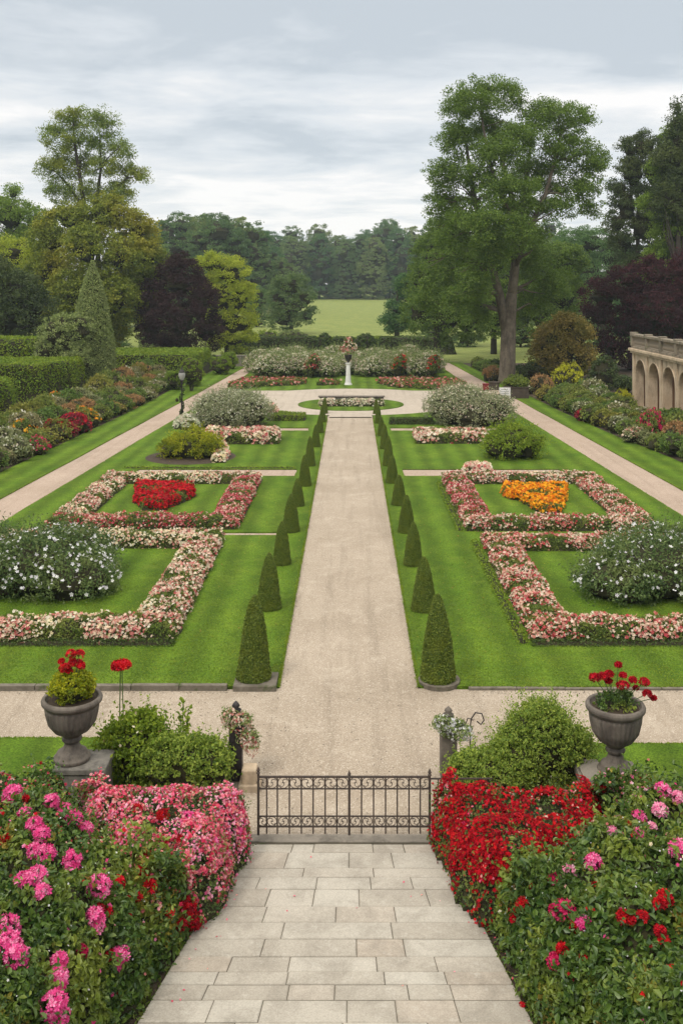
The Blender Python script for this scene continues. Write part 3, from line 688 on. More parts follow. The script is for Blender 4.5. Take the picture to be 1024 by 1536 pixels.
def frame(x0, y0, x1, y1, w, f, r, b, l):
    return [(rect(x0, y0, x1, y0 + w), f), (rect(x1 - w, y0 + w, x1, y1 - w), r), (rect(x0, y1 - w, x1, y1), b), (rect(x0, y0 + w, x0 + w, y1 - w), l)]
bed('flower_border', 'pale pink and white flower frame of near left lawn round the white-flowered shrub', frame(-12.3, 25.1, -4.45, 35.4, 1.2, 'palepink', 'palepink', 'cream', 'palepink'), .42, leafd=850, dens=520)
bed('flower_border', 'rectangular pink and cream flower frame round the scarlet patch on left lawn', frame(-11.3, 36.85, -4.15, 46.5, 1.15, 'deeppink', 'deeppink', 'cream', 'palepink'), .4, dens=460, leafd=650)
bed('flower_border', 'pink and white flower frame of near right lawn round the white-flowered shrub', frame(4.55, 25.1, 12.4, 35.0, 1.15, 'mixred', 'deeppink', 'mixred', 'mixred'), .4, leafd=850, dens=510)
bed('flower_border', 'rectangular pink flower frame round the orange patch on right lawn', frame(4.2, 36.6, 11.3, 46.5, 1.15, 'mixred', 'mixred', 'palepink', 'deeppink'), .4, dens=460, leafd=650)
def pxpoly(pts, z=.3): return [G(a, b, z) for a, b in pts]
bed('flower_patch', 'solid scarlet flower patch in the middle of the left lawn', [(pxpoly([(203, 733), (205, 724), (290, 727), (291, 738), (272, 745), (247, 757), (215, 756), (203, 745)]), 'red')], .42, dens=620, leafd=420, edge=.2, wob=.08, R=.05)
bed('flower_patch', 'orange and yellow flower patch in the middle of the right lawn', [(pxpoly([(750, 733), (757, 724), (850, 725), (848, 738), (842, 760), (817, 763), (797, 755), (780, 742), (762, 740)]), 'orange')], .34, dens=560, leafd=480, edge=.2, wob=.08, R=.05)
# low clipped edging before the right frames
def hedgebox(name, label, poly, h, leafm, d=500, L=.06, edge=.12, amp=.04, cat='hedge', R=.8, wob=.0, group=None, cell=.2, z0=0):
    m = Mass(poly, h, edge, amp, R, seed=int(abs(poly[0][0] * 13)), wob=wob); g = Geo(); m.core(g, cell, max(.05, L * .7)); ar = m.area + m.len.sum() * h
    P, N = m.sample(int(ar * d), 1.0, L * .5); g.leaves(P + rng.normal(0, L * .12, P.shape), N, L, L * .55, .9)
    c = np.append(m.p.mean(0), 0)
    for q in g.V: q -= c
    o = g.build(name, M[leafm]); o.location = (c[0], c[1], z0); return tag(o, label, cat, group)
hedgebox('low_hedge', 'low clipped box edging on the outer side of the near right flower frame', [(4.15, 25.0), (4.45, 25.0), (4.45, 35.0), (4.15, 35.0)], .2, 'boxhedge', 420)
hedgebox('low_hedge', 'low clipped box edging beside the right flower frame with the orange patch', [(3.85, 36.6), (4.1, 36.6), (4.1, 45.5), (3.85, 45.5)], .17, 'boxhedge', 320)
hedgebox('low_hedge', 'dark clipped edging along the front of the near right flower frame', rect(4.5, 24.85, 12.5, 25.1), .2, 'darkhedge', 420)
hedgebox('low_hedge', 'dark clipped edging along the front of the near left flower frame', rect(-12.4, 24.85, -4.4, 25.1), .2, 'darkhedge', 420)
bed('flower_strip', 'short white and pink flower strip before the left silver shrub', [(rect(-8.6, 56.8, -4.15, 59.6), 'palepink')], .62, dens=150, R=.085, leafd=220, L=.14)
bed('flower_strip', 'short white and pink flower strip before the right silver shrub', [(rect(3.75, 57.0, 8.0, 59.8), 'palepink')], .55, dens=130, R=.085, leafd=220, L=.14)
bed('flower_patch', 'small white flower clump beside the golden green shrub', [(pxpoly([(318, 690), (336, 690), (343, 682), (340, 668), (326, 668)], .2), 'cream')], .4, dens=240, R=.08, leafd=250)
bed('flower_patch', 'small pink and white flower clump beside the leafy shrub on right lawn', [(pxpoly([(694, 706), (735, 706), (735, 698), (706, 696), (698, 699)], .2), 'palepink')], .3, dens=240, R=.08, leafd=250)
bed('flower_patch', 'white flower clump at the foot of the lamp post', [(pxpoly([(262, 640), (300, 642), (300, 632), (275, 628), (262, 634)], .2), 'whitegreen')], .55, dens=160, R=.08, leafd=250)
bed('flower_patch', 'small pink and white flower clump right of the left silver shrub', [(pxpoly([(400, 622), (416, 622), (416, 614), (400, 612)], .3), 'palepink')], .6, dens=160, R=.09, leafd=200)
hedgebox('low_hedge', 'low clipped hedge on the left lawn near the round plaza', [(-5.6, 66.6), (-3.2, 66.6), (-3.0, 68.2), (-5.6, 69.4)], .45, 'boxhedge', 260, .09)
hedgebox('low_hedge', 'low clipped hedge on the right lawn near the round plaza', [(2.5, 64.9), (5.4, 64.9), (5.4, 65.7), (2.5, 65.7)], .45, 'darkhedge', 260, .09)
hedgebox('low_hedge', 'turf bank along the far side of the left cross path', rect(-11.2, 49.15, -2.7, 49.5), .14, 'boxhedge', 260, .07)

# ------------------------------------------------------------------ shrubs and crowns
def sample_lobes(lobes, n, fmin=.82, down=.5):
    lb = np.array(lobes, float); w = lb[:, 3] * lb[:, 4] + lb[:, 4] * lb[:, 5] + lb[:, 3] * lb[:, 5]
    k = rng.choice(len(lb), n, p=w / w.sum()); D = U(rng.normal(size=(n, 3))); flip = (D[:, 2] < 0) & (rng.random(n) > down); D[flip, 2] *= -1
    f = rng.uniform(fmin, 1.03, n)[:, None]; c = lb[k, :3] + D * lb[k, 3:] * f
    dep = np.full(n, 9.)
    for q in range(len(lb)):
        e = np.linalg.norm((c - lb[q, :3]) / lb[q, 3:], axis=1); e[k == q] = 9; dep = np.minimum(dep, e)
    ok = dep > .8
    return c[ok], U(D / lb[k, 3:])[ok]
def crown(g, lobes, nc, lpc, rc, L, W=None, bias=.7, fmin=.75, down=.5, flat=.6, hi=False, zmin=.03, m=0, droop=0):
    c, N = sample_lobes(lobes, nc, fmin, down); W = W or L * .6
    s = rc * rng.uniform(.55, 1.35, len(c)); k = rng.poisson(lpc, len(c)); idx = np.repeat(np.arange(len(c)), k)
    off = U(rng.normal(size=(len(idx), 3))) * (rng.random((len(idx), 1)) ** .45) * s[idx, None] * .95; off[:, 2] *= flat
    P = c[idx] + off; P[:, 2] -= droop * (off[:, 0] ** 2 + off[:, 1] ** 2) / rc
    ok = P[:, 2] > zmin; P = P[ok]; NN = U(N[idx] + [0, 0, .35] + U(off) * .5)[ok]
    g.leaves(P, NN, L, W, bias, hi=hi, m=m); return c, N
def shrub(name, label, cx, cy, lobes, leafm, nc=160, lpc=26, rc=.35, L=.12, cat='shrub', flowers=None, fd=300, fR=.06, fk=5, core=.72, group=None, stem=True, hi=False, zf=0, sh=0, shl=.35, fz=.0, flat=.7, petal=None, ffrac=None, flab=None):
    root = thing(name, label, cat, (cx, cy, zf), group); g = Geo()
    for i, l in enumerate(lobes): g.blob(l[:3], np.array(l[3:]) * core, seed=i + cx, amp=.14, zmin=.02)
    c, N = crown(g, lobes, nc, lpc, rc, L, hi=hi, flat=flat)
    if sh: P, NN = sample_lobes(lobes, sh, .95, .25); shoots(g, P, NN, shl, L * .9)
    g.build('foliage', M[leafm], root)
    if stem:
        s = Geo()
        for q in range(7):
            a = rng.uniform(0, 6.3); l = lobes[q % len(lobes)]; e = np.array([l[0] + math.cos(a) * l[3] * .5, l[1] + math.sin(a) * l[4] * .5, l[2] * .9])
            s.tube([(math.cos(a) * .08, math.sin(a) * .08, -.03), e * .5 + [0, 0, .1], e], [.035, .025, .012], 5)
        s.build('stem', M['darkbark'], root)
    if flowers:
        gb = Geo(); P, NN = sample_lobes(lobes, fd, .98, .15); ok = P[:, 2] > fz; P, NN = P[ok], NN[ok]
        P = P + NN * rng.uniform(0, rc * .35, (len(P), 1)); gb.rosettes(P, U(NN + [0, -.2, .6]), fR, fk, 1, .3, 1.2); tag(gb.build('blossoms', P_[flowers], root), kind='stuff')
    return root
# white flowered shrubs inside the near frames
def lob(*a): return list(a)
shrub('flowering_shrub', 'wide dark green shrub dotted with white flowers inside the near left flower frame', -9.2, 30.2,
      [(-.2, 0, .5, 2.1, 2.0, 1.0), (1.1, -1.0, .4, 1.3, 1.2, .75), (-1.4, -.6, .45, 1.6, 1.5, .9), (.2, 1.2, .5, 1.7, 1.2, .95), (-2.4, .8, .55, 1.7, 1.4, 1.0)], 'whiteshrubleaf', 900, 42, .34, .085, flowers='white', fd=900, fR=.055, fz=.35, sh=700, shl=.5)
shrub('flowering_shrub', 'wide dark green shrub dotted with white flowers inside the near right flower frame', 9.1, 29.8,
      [(.2, 0, .5, 2.2, 2.1, 1.05), (-1.3, -.8, .4, 1.3, 1.3, .75), (1.4, -.6, .5, 1.7, 1.5, .95), (.5, 1.3, .55, 1.8, 1.2, 1.0), (2.5, .8, .65, 1.6, 1.4, 1.1)], 'whiteshrubleaf', 950, 42, .34, .085, flowers='white', fd=800, fR=.055, fz=.35, sh=700, shl=.5)
# soil dish and golden shrub
disc('garden_soil', -8.4, 52.6, 2.35, .055, M['soil'])
shrub('golden_shrub', 'rounded golden green shrub on bare soil on the left lawn', -8.4, 52.9, [(0, 0, .5, 1.5, 1.4, .85), (-.8, -.2, .4, 1.0, 1.0, .7), (.8, -.1, .4, 1.05, 1.0, .72), (.1, .1, .8, .9, .9, .75)], 'goldleaf', 520, 40, .24, .085, sh=260, shl=.4)
shrub('leafy_shrub', 'loose yellow green shrub on the right lawn behind the orange patch frame', 8.4, 52.4, [(0, 0, .75, 1.35, 1.3, .95), (-.7, -.2, .6, .95, 1.0, .75), (.8, 0, .65, .95, 1.0, .8), (.1, .2, 1.15, .8, .8, .65)], 'brightleaf', 400, 30, .26, .10, sh=260, shl=.5)
shrub('silver_shrub', 'large silver grey shrub on the left lawn beside the lamp post', -7.7, 64.8, [(-.9, 0, .85, 1.7, 1.6, 1.25), (.9, 0, .85, 1.75, 1.6, 1.3), (0, .3, 1.2, 1.7, 1.4, 1.05), (-.2, -.8, .6, 1.9, 1.0, .85)], 'silverleaf', 900, 38, .3, .09, flowers='whitegreen', fd=3200, fR=.042, fz=.5, sh=700, shl=.55)
shrub('silver_shrub', 'large silver grey shrub tinged with pink on the right lawn near the plaza', 7.8, 65.2, [(-1.1, .3, .95, 1.9, 1.7, 1.45), (1.1, -.2, .85, 1.85, 1.6, 1.25), (-.4, .3, 1.35, 1.7, 1.5, 1.2), (.2, -.9, .6, 2.0, 1.0, .9)], 'silverleaf', 980, 38, .3, .09, flowers='creamrose', fd=2800, fR=.042, fz=.5, sh=700, shl=.5)
# masses of white flowering shrubs behind the plaza
wl = [('white flowering shrub at the left end of the bed behind the statue', -8.0, 99.5, 1.0), ('white flowering shrub second from the left behind the statue', -5.4, 100.5, 1.0),
      ('white flowering shrub directly left of the statue', -2.6, 99.8, .9), ('white flowering shrub directly behind the statue', -.2, 102, .85), ('white flowering shrub directly right of the statue', 2.4, 100, .9),
      ('white flowering shrub second from the right behind the statue', 4.9, 101, .95), ('greener white flowering shrub at the right end of the bed behind the statue', 7.3, 99.3, 1.05)]
protoW = None
for lab, x, y, s in wl:
    if protoW is None:
        protoW = shrub('white_flowering_shrub', lab, x, y, [(0, 0, .9, 1.75, 1.6, 1.3), (-1, .2, .7, 1.1, 1.2, 1.0), (1, -.2, .7, 1.15, 1.2, 1.05), (.2, .2, 1.35, 1.2, 1.2, .9)], 'greyleaf', 460, 28, .34, .13, flowers='creamrose', fd=2300, fR=.065, fz=.5, sh=260, shl=.75, group='white flowering shrubs behind the statue')
        protoW.scale = (s, s, s)
    else: dup(protoW, (x, y, 0), rng.uniform(0, 6), (s, s, s), lab)
for k in range(13):
    x = -9.2 + k * 1.45 + rng.uniform(-.3, .3); y = (105, 109, 114)[k % 3]
    dup(protoW, (x, y, 0), rng.uniform(0, 6), (.95, .95, rng.uniform(.85, 1.05)), 'pale flowering shrub in the rear rows of the bed behind the statue', 'rear rows of pale flowering shrubs')
for nm, lab, poly, pal in (('low_flower_bed', 'low salmon and pink flower bed left of the statue', [(-9.8, 86.5), (-8, 89.5), (-5, 90.5), (-4.2, 92), (-4.4, 94), (-10, 95.5), (-11, 90)], 'salmon'),
                      ('low_flower_bed', 'small tuft of pink flowers just left of the statue foot', [(-3.0, 90.6), (-1.2, 90.9), (-1.0, 93), (-2.8, 93.2)], 'salmon'),
                      ('low_flower_bed', 'low dark red and pink flower bed right of the statue', [(2.6, 92), (4.0, 88.4), (7.5, 86.8), (10.2, 87.0), (10.4, 93), (6, 95), (2.8, 94.6)], 'salmon')):
    bed(nm, lab, [(poly, pal)], .42, dens=26, R=.10, leafd=150, L=.15, edge=.4, amp=.3, wob=.3)
for x, y in ((4.6, 98), (7.9, 97.6), (-3.9, 98.3)):
    shrub('red_rose_bush', 'small rose bush with red flowers among the white shrubs ' + {4.6: 'right of the statue', 7.9: 'at the far right end', -3.9: 'left of the statue'}[x], x, y, [(0, 0, 1.0, .6, .6, 1.0), (.3, .1, 1.6, .5, .5, .7)], 'bedleaf', 60, 20, .3, .14, flowers='red' if x != -3.9 else 'salmon', fd=70, fR=.12, fz=1.0)

# ------------------------------------------------------------------ hedges, clipped blocks
HG = 'clipped hedge'
hedgebox('clipped_hedge', 'long flat-topped hedge behind the columnar tree on the left', [(-30, 98), (-15.6, 98), (-15.2, 103), (-15.2, 109.5), (-30, 109.5)], 2.35, 'boxhedge', 60, .2, .4, .08, R=1.2, cell=.5)
hedgebox('clipped_hedge', 'tall clipped hedge block in front of the columnar tree on the left', [(-32, 72.5), (-22.6, 73), (-21.3, 77), (-21.4, 81), (-32, 81)], 3.35, 'boxhedge', 95, .16, .5, .15, R=1.2, cell=.4)
hedgebox('clipped_hedge', 'rounded clipped hedge at the left edge of the view nearest the border', [(-27, 64.5), (-23.4, 64.5), (-22.7, 67.5), (-23.4, 70.5), (-27, 70.5)], 2.75, 'boxhedge', 90, .15, .9, .1, R=1.2, cell=.4)
hedgebox('clipped_hedge', 'farthest tall hedge at the left edge with a rounded end', [(-40, 92), (-29.6, 92), (-28.6, 95), (-29.6, 98), (-40, 98)], 4.2, 'boxhedge', 55, .22, .8, .15, R=1.5, cell=.5)
hedgebox('clipped_hedge', 'long dark clipped hedge left of the statue before the meadow', [(-15.6, 133), (-4.4, 133), (-4.4, 136.5), (-15.6, 136.5)], 2.3, 'darkhedge', 40, .26, .6, .25, R=2, cell=.5)
hedgebox('clipped_hedge', 'long dark clipped hedge right of the statue before the meadow', [(3.6, 133), (13.8, 133), (13.8, 136.5), (3.6, 136.5)], 2.25, 'darkhedge', 40, .26, .6, .25, R=2, cell=.5)
hedgebox('clipped_hedge', 'lower hedge gap between the two round dark bushes', [(-2.6, 140), (0.8, 140), (.8, 143), (-2.6, 143)], 1.9, 'darkhedge', 40, .26, .6, .25, R=2, cell=.5)
for x, r, lab in ((-3.5, 1.1, 'round dark clipped bush at the inner end of the left far hedge'), (1.9, 1.35, 'round dark clipped bush at the inner end of the right far hedge')):
    shrub('round_bush', lab, x, 135, [(0, 0, 1.25, r, r, 1.4)], 'darkhedge', 120, 30, .35, .22, core=.9)
hedgebox('clipped_hedge', 'low hedge along the meadow edge behind the round bushes', [(-16, 149), (8, 149), (8, 151.5), (-16, 151.5)], 1.4, 'boxhedge', 26, .3, .6, .4, R=2.5, cell=.6, cat='hedge')
# stone walls
g = Geo().box((-15.4, 112.3, -.03), (-9.5, 112.8, 1.15)); w = thing('stone_wall', 'low dark stone wall at the far end of the left side path', 'wall', (0, 0, 0)); g.build('wall', M['wallstone'], w)
Geo().box((-15.45, 112.22, 1.153), (-9.45, 112.88, 1.3)).build('coping', M['wallstone'], w, bevel=.03)
for x in (-15.4, -12.4, -9.6): Geo().box((x - .14, 112.15, -.03), (x + .14, 112.297, 1.15)).build('pier', M['wallstone'], w)

# plants: trees with trunk and crown ------------------------------------------------
def px_lobes(Y, x0, L):
    """outline lobes measured on the photo (px, py, half width, half height [, depth offset]) -> metres at distance Y"""
    s = Y / FOC; out = []
    for l in L:
        px, py, rx, ry = l[:4]; dy = l[4] if len(l) > 4 else 0; Yd = Y + dy; q = Yd / FOC
        out.append(((px - VX) * q - x0, dy, CAMZ - (py - VY) * q, rx * q, (rx + ry) * .5 * q * (l[5] if len(l) > 5 else .9), ry * q))
    return out
def tree(name, label, x, y, lobes, leafm, trunk_r, forks, nc, lpc, rc, L, bark='bark', cat='tree', z0=0, nl=26, group=None, down=.5, fmin=.6, flat=.6, core=0, droop=0, W=None):
    root = thing(name, label, cat, (x, y, z0), group); g = Geo(); lobes = [(*l[:2], l[2] - z0, *l[3:]) for l in lobes]
    if core:
        for i, l in enumerate(lobes): g.blob(l[:3], np.array(l[3:]) * core, seed=i * 1.7 + x, amp=.2, k=18)
    c, N = crown(g, lobes, nc, lpc, rc, L, W, down=down, fmin=fmin, flat=flat, zmin=.3, droop=droop)
    g.build('crown', M[leafm], root)
    t = Geo()
    for pts, rad in forks: t.tube(pts, rad, 12)
    # limbs reach from the leaders into the crown
    lead = np.concatenate([np.array(p, float)[1:] for p, _ in forks]); lr = np.concatenate([np.broadcast_to(np.array(r, float), (len(p),))[1:] for p, r in forks])
    for q in rng.choice(len(c), min(nl, len(c)), replace=False):
        e = c[q]; below = lead[:, 2] < e[2] + 1; d = np.linalg.norm(lead - e, axis=1) + (~below) * 50; b = int(np.argmin(d)); s0 = lead[b]
        mid = s0 * .45 + e * .55 + [0, 0, .12 * np.linalg.norm(e - s0)] + rng.normal(0, .3, 3)
        r0 = min(lr[b] * .55, .03 * np.linalg.norm(e - s0) + .04)
        t.tube([s0, s0 * .7 + e * .3 + [0, 0, .06 * np.linalg.norm(e - s0)], mid, e], [r0, r0 * .75, r0 * .45, .02], 6)
    t.build('trunk', M[bark], root, smooth=True)
    return root
# great plane tree on the right
Yp = 93.; xp = (760 - VX) * Yp / FOC
L_ = px_lobes(Yp, xp, [(722, 150, 56, 36, 0), (690, 165, 34, 26, -1), (755, 140, 34, 26, 1), (684, 212, 30, 34, 0), (732, 205, 44, 36, 2), (812, 175, 44, 30, 0), (858, 182, 34, 30, 1), (780, 205, 40, 34, -2), (850, 228, 50, 34, 0), (888, 250, 26, 36, 0),
                      (668, 262, 32, 34, 0), (720, 270, 44, 36, -2), (800, 262, 46, 34, 2), (862, 285, 42, 26, 0), (665, 310, 30, 32, 1), (708, 330, 44, 36, -1), (770, 320, 40, 32, 2), (830, 312, 36, 24, -1), (884, 312, 22, 18, 0),
                      (680, 372, 36, 34, 0), (735, 378, 38, 34, -3), (795, 362, 34, 26, 2), (660, 410, 30, 34, 2), (710, 425, 32, 30, -2), (800, 400, 32, 26, 1), (750, 235, 44, 34, -3), (765, 290, 50, 36, -4), (735, 335, 44, 34, -5), (775, 350, 36, 26, -5), (645, 445, 28, 30, 1), (690, 455, 34, 30, -1), (825, 425, 32, 30, 1), (800, 455, 28, 26, 2), (715, 470, 22, 22, 1)])
P3 = lambda px, py, dy=0: tuple(at(px, py, Yp + dy) - np.array([xp, Yp, 0]))
tree('plane_tree', 'tallest tree, forked bare trunk and airy crown, beside the right side path', xp, Yp, L_, 'plane', .7,
     [([(0, 0, -.1), P3(760, 568), P3(760, 560), P3(761, 530), P3(762, 500), P3(764, 470), P3(767, 440)], [.95, .82, .76, .72, .69, .60, .5]),
      ([P3(766, 450), P3(768, 435), P3(772, 400), P3(770, 350), P3(768, 300, 1), P3(752, 240, 1), P3(742, 190, 1)], [.5, .46, .4, .34, .28, .2, .1]),
      ([P3(761, 505), P3(748, 440), P3(738, 405), P3(722, 350, -1), P3(712, 300, -1), P3(702, 240), P3(695, 190)], [.55, .42, .36, .28, .22, .16, .08]),
      ([P3(772, 395), P3(795, 340, -1), P3(818, 290, -1), P3(832, 240), P3(840, 200)], [.34, .26, .2, .14, .08]),
      ([P3(771, 380), P3(782, 320, 2), P3(788, 270, 2), P3(796, 215, 2), P3(806, 170, 1)], [.3, .24, .18, .12, .07]),
      ([P3(768, 330), P3(748, 290, -2), P3(736, 250, -2), P3(724, 190), P3(720, 150)], [.26, .2, .15, .1, .05])],
     2500, 78, .85, .18, nl=120, down=.75, fmin=.35, flat=.7)
# tall tree on the left: narrow leafy top above a broad yellowing skirt
Yo = 120.; xo = (138 - VX) * Yo / FOC
P3 = lambda px, py, dy=0: tuple(at(px, py, Yo + dy) - np.array([xo, Yo, 0]))
L_ = px_lobes(Yo, xo, [(144, 188, 34, 26), (84, 205, 28, 24), (172, 228, 30, 24), (118, 184, 34, 24), (100, 215, 34, 26), (145, 208, 34, 28), (84, 252, 26, 20), (118, 250, 34, 26, 1), (160, 245, 36, 24), (192, 262, 30, 16, 1), (90, 290, 24, 20), (130, 292, 32, 22), (178, 290, 30, 18), (62, 262, 9, 7), (212, 268, 11, 8)])
tree('tall_tree', 'tall airy tree top rising above the yellow green tree on the left', xo, Yo, L_, 'oaktop', .5,
     [([(0, 0, -.1), P3(138, 480), P3(137, 400), P3(134, 345), P3(128, 320)], [.8, .6, .48, .42, .36]),
      ([P3(131, 335), P3(124, 290), P3(118, 250), P3(112, 215), P3(110, 180)], [.34, .26, .2, .14, .07]),
      ([P3(134, 338), P3(146, 295), P3(152, 250), P3(150, 205)], [.3, .22, .15, .06]),
      ([P3(135, 325), P3(160, 295), P3(190, 268), P3(214, 262)], [.2, .15, .1, .04]),
      ([P3(128, 315), P3(108, 285), P3(85, 258), P3(66, 250)], [.2, .15, .1, .04])], 760, 76, .85, .2, nl=70, bark='darkbark', down=.7, fmin=.35, flat=.8)
Yo = 116.; xo = (150 - VX) * Yo / FOC
L_ = px_lobes(Yo, xo, [(110, 330, 44, 30), (160, 325, 44, 34), (205, 345, 32, 34), (80, 360, 38, 38), (130, 375, 44, 40, -3), (185, 385, 44, 40, -2), (222, 385, 26, 34), (75, 410, 36, 40), (115, 440, 44, 44, -3), (170, 450, 46, 44, -3), (215, 430, 28, 36), (90, 480, 40, 40, 0), (150, 500, 46, 30, 0)])
P3 = lambda px, py, dy=0: tuple(at(px, py, Yo + dy) - np.array([xo, Yo, 0]))
tree('yellow_green_tree', 'broad yellow green tree below the tall airy tree on the left', xo, Yo, L_, 'oak', .5,
     [([(0, 0, -.1), P3(150, 470), P3(148, 400), P3(146, 345)], [.6, .5, .35, .15])], 1500, 64, 1.05, .27, nl=40, fmin=.5, core=.4, droop=.25, down=.6, flat=.5)
def simple_tree(name, label, px, Y, L, leafm, nc, lpc=40, rc=1.0, leaf=.3, bark='darkbark', core=.7, z0=0, group=None, cat='tree', droop=.1, down=.6, tr=.3, flat=.6, nl=16):
    x = (px - VX) * Y / FOC; lb = px_lobes(Y, x, L); top = max(l[2] + l[5] * .4 for l in lb)
    return tree(name, label, x, Y, lb, leafm, tr, [([(0, 0, -.1), (0, 0, (top - z0) * .35), (.1, 0, (top - z0) * .7), (0, .1, (top - z0) * .9)], [tr, tr * .7, tr * .4, tr * .15])], nc, lpc, rc, leaf, bark, cat, z0, nl, group, down, .7, flat, core, droop)
simple_tree('purple_tree', 'dark purple leaved tree between the yellow green tree and the lime tree', 268, 114, [(268, 425, 38, 40), (240, 455, 34, 40), (298, 455, 32, 42), (228, 492, 26, 34), (268, 480, 46, 44, -2), (308, 495, 26, 34), (262, 515, 50, 20, 0), (275, 395, 20, 18)], 'purple', 950, 64, .75, .2, core=.45)
simple_tree('lime_green_tree', 'bright lime green tree right of the purple tree on the left', 340, 124, [(318, 398, 28, 20), (345, 412, 32, 28), (330, 445, 40, 34), (358, 450, 28, 34), (348, 485, 38, 34), (368, 490, 18, 28), (345, 510, 42, 20)], 'lime', 900, 60, .7, .2, core=.45)
simple_tree('round_tree', 'small round dark green tree standing at the left meadow edge', 437, 178, [(437, 430, 28, 24), (418, 450, 20, 22), (456, 450, 20, 24), (437, 462, 34, 24), (425, 480, 26, 16), (460, 474, 16, 14)], 'wood1', 420, 50, .9, .28, core=.45, tr=.4)
def columnar():
    x = (139 - VX) * 85.4 / FOC; t = thing('columnar_conifer', 'pointed grey green columnar tree rising over the left hedges', 'tree', (x, 85.4, 0)); h = 11.0
    pf = lambda u: np.interp(u, [0, .1, .35, .6, .78, .92, 1], [1.72, 1.86, 1.78, 1.3, .86, .34, .02])
    n = 52000; u = rng.random(n); u = u[rng.random(n) < pf(u) / 1.86 + .04]; n = len(u); a = rng.random(n) * 2 * PI
    r = pf(u) * (1 + .06 * np.sin(a * 7 + u * 40) * np.sin(u * 60 + a * 3)) + rng.normal(0, .07, n)
    P = np.stack([r * np.cos(a), r * np.sin(a), .25 + u * h], 1); g = Geo(); q = np.linspace(0, .97, 18); g.lathe([(float(pf(v)) * .88, .25 + v * h) for v in q], 20, r=.2, m=5)
    g.leaves(P, U(np.stack([np.cos(a), np.sin(a), np.full(n, .7)], 1)), .14, .07, .9); g.build('crown', M['conifer'], t)
    Geo().tube([(0, 0, -.1), (0, 0, 2), (0, 0, 8)], [.2, .16, .05], 8).build('trunk', M['darkbark'], t)
columnar()
simple_tree('grey_green_bush', 'large rounded grey green bush left of the columnar tree', 98, 83, [(95, 500, 34, 32), (115, 495, 24, 24), (80, 525, 26, 30), (110, 545, 32, 40), (90, 570, 34, 24)], 'conifer', 850, 40, .4, .14, core=.75, cat='bush', tr=.15)
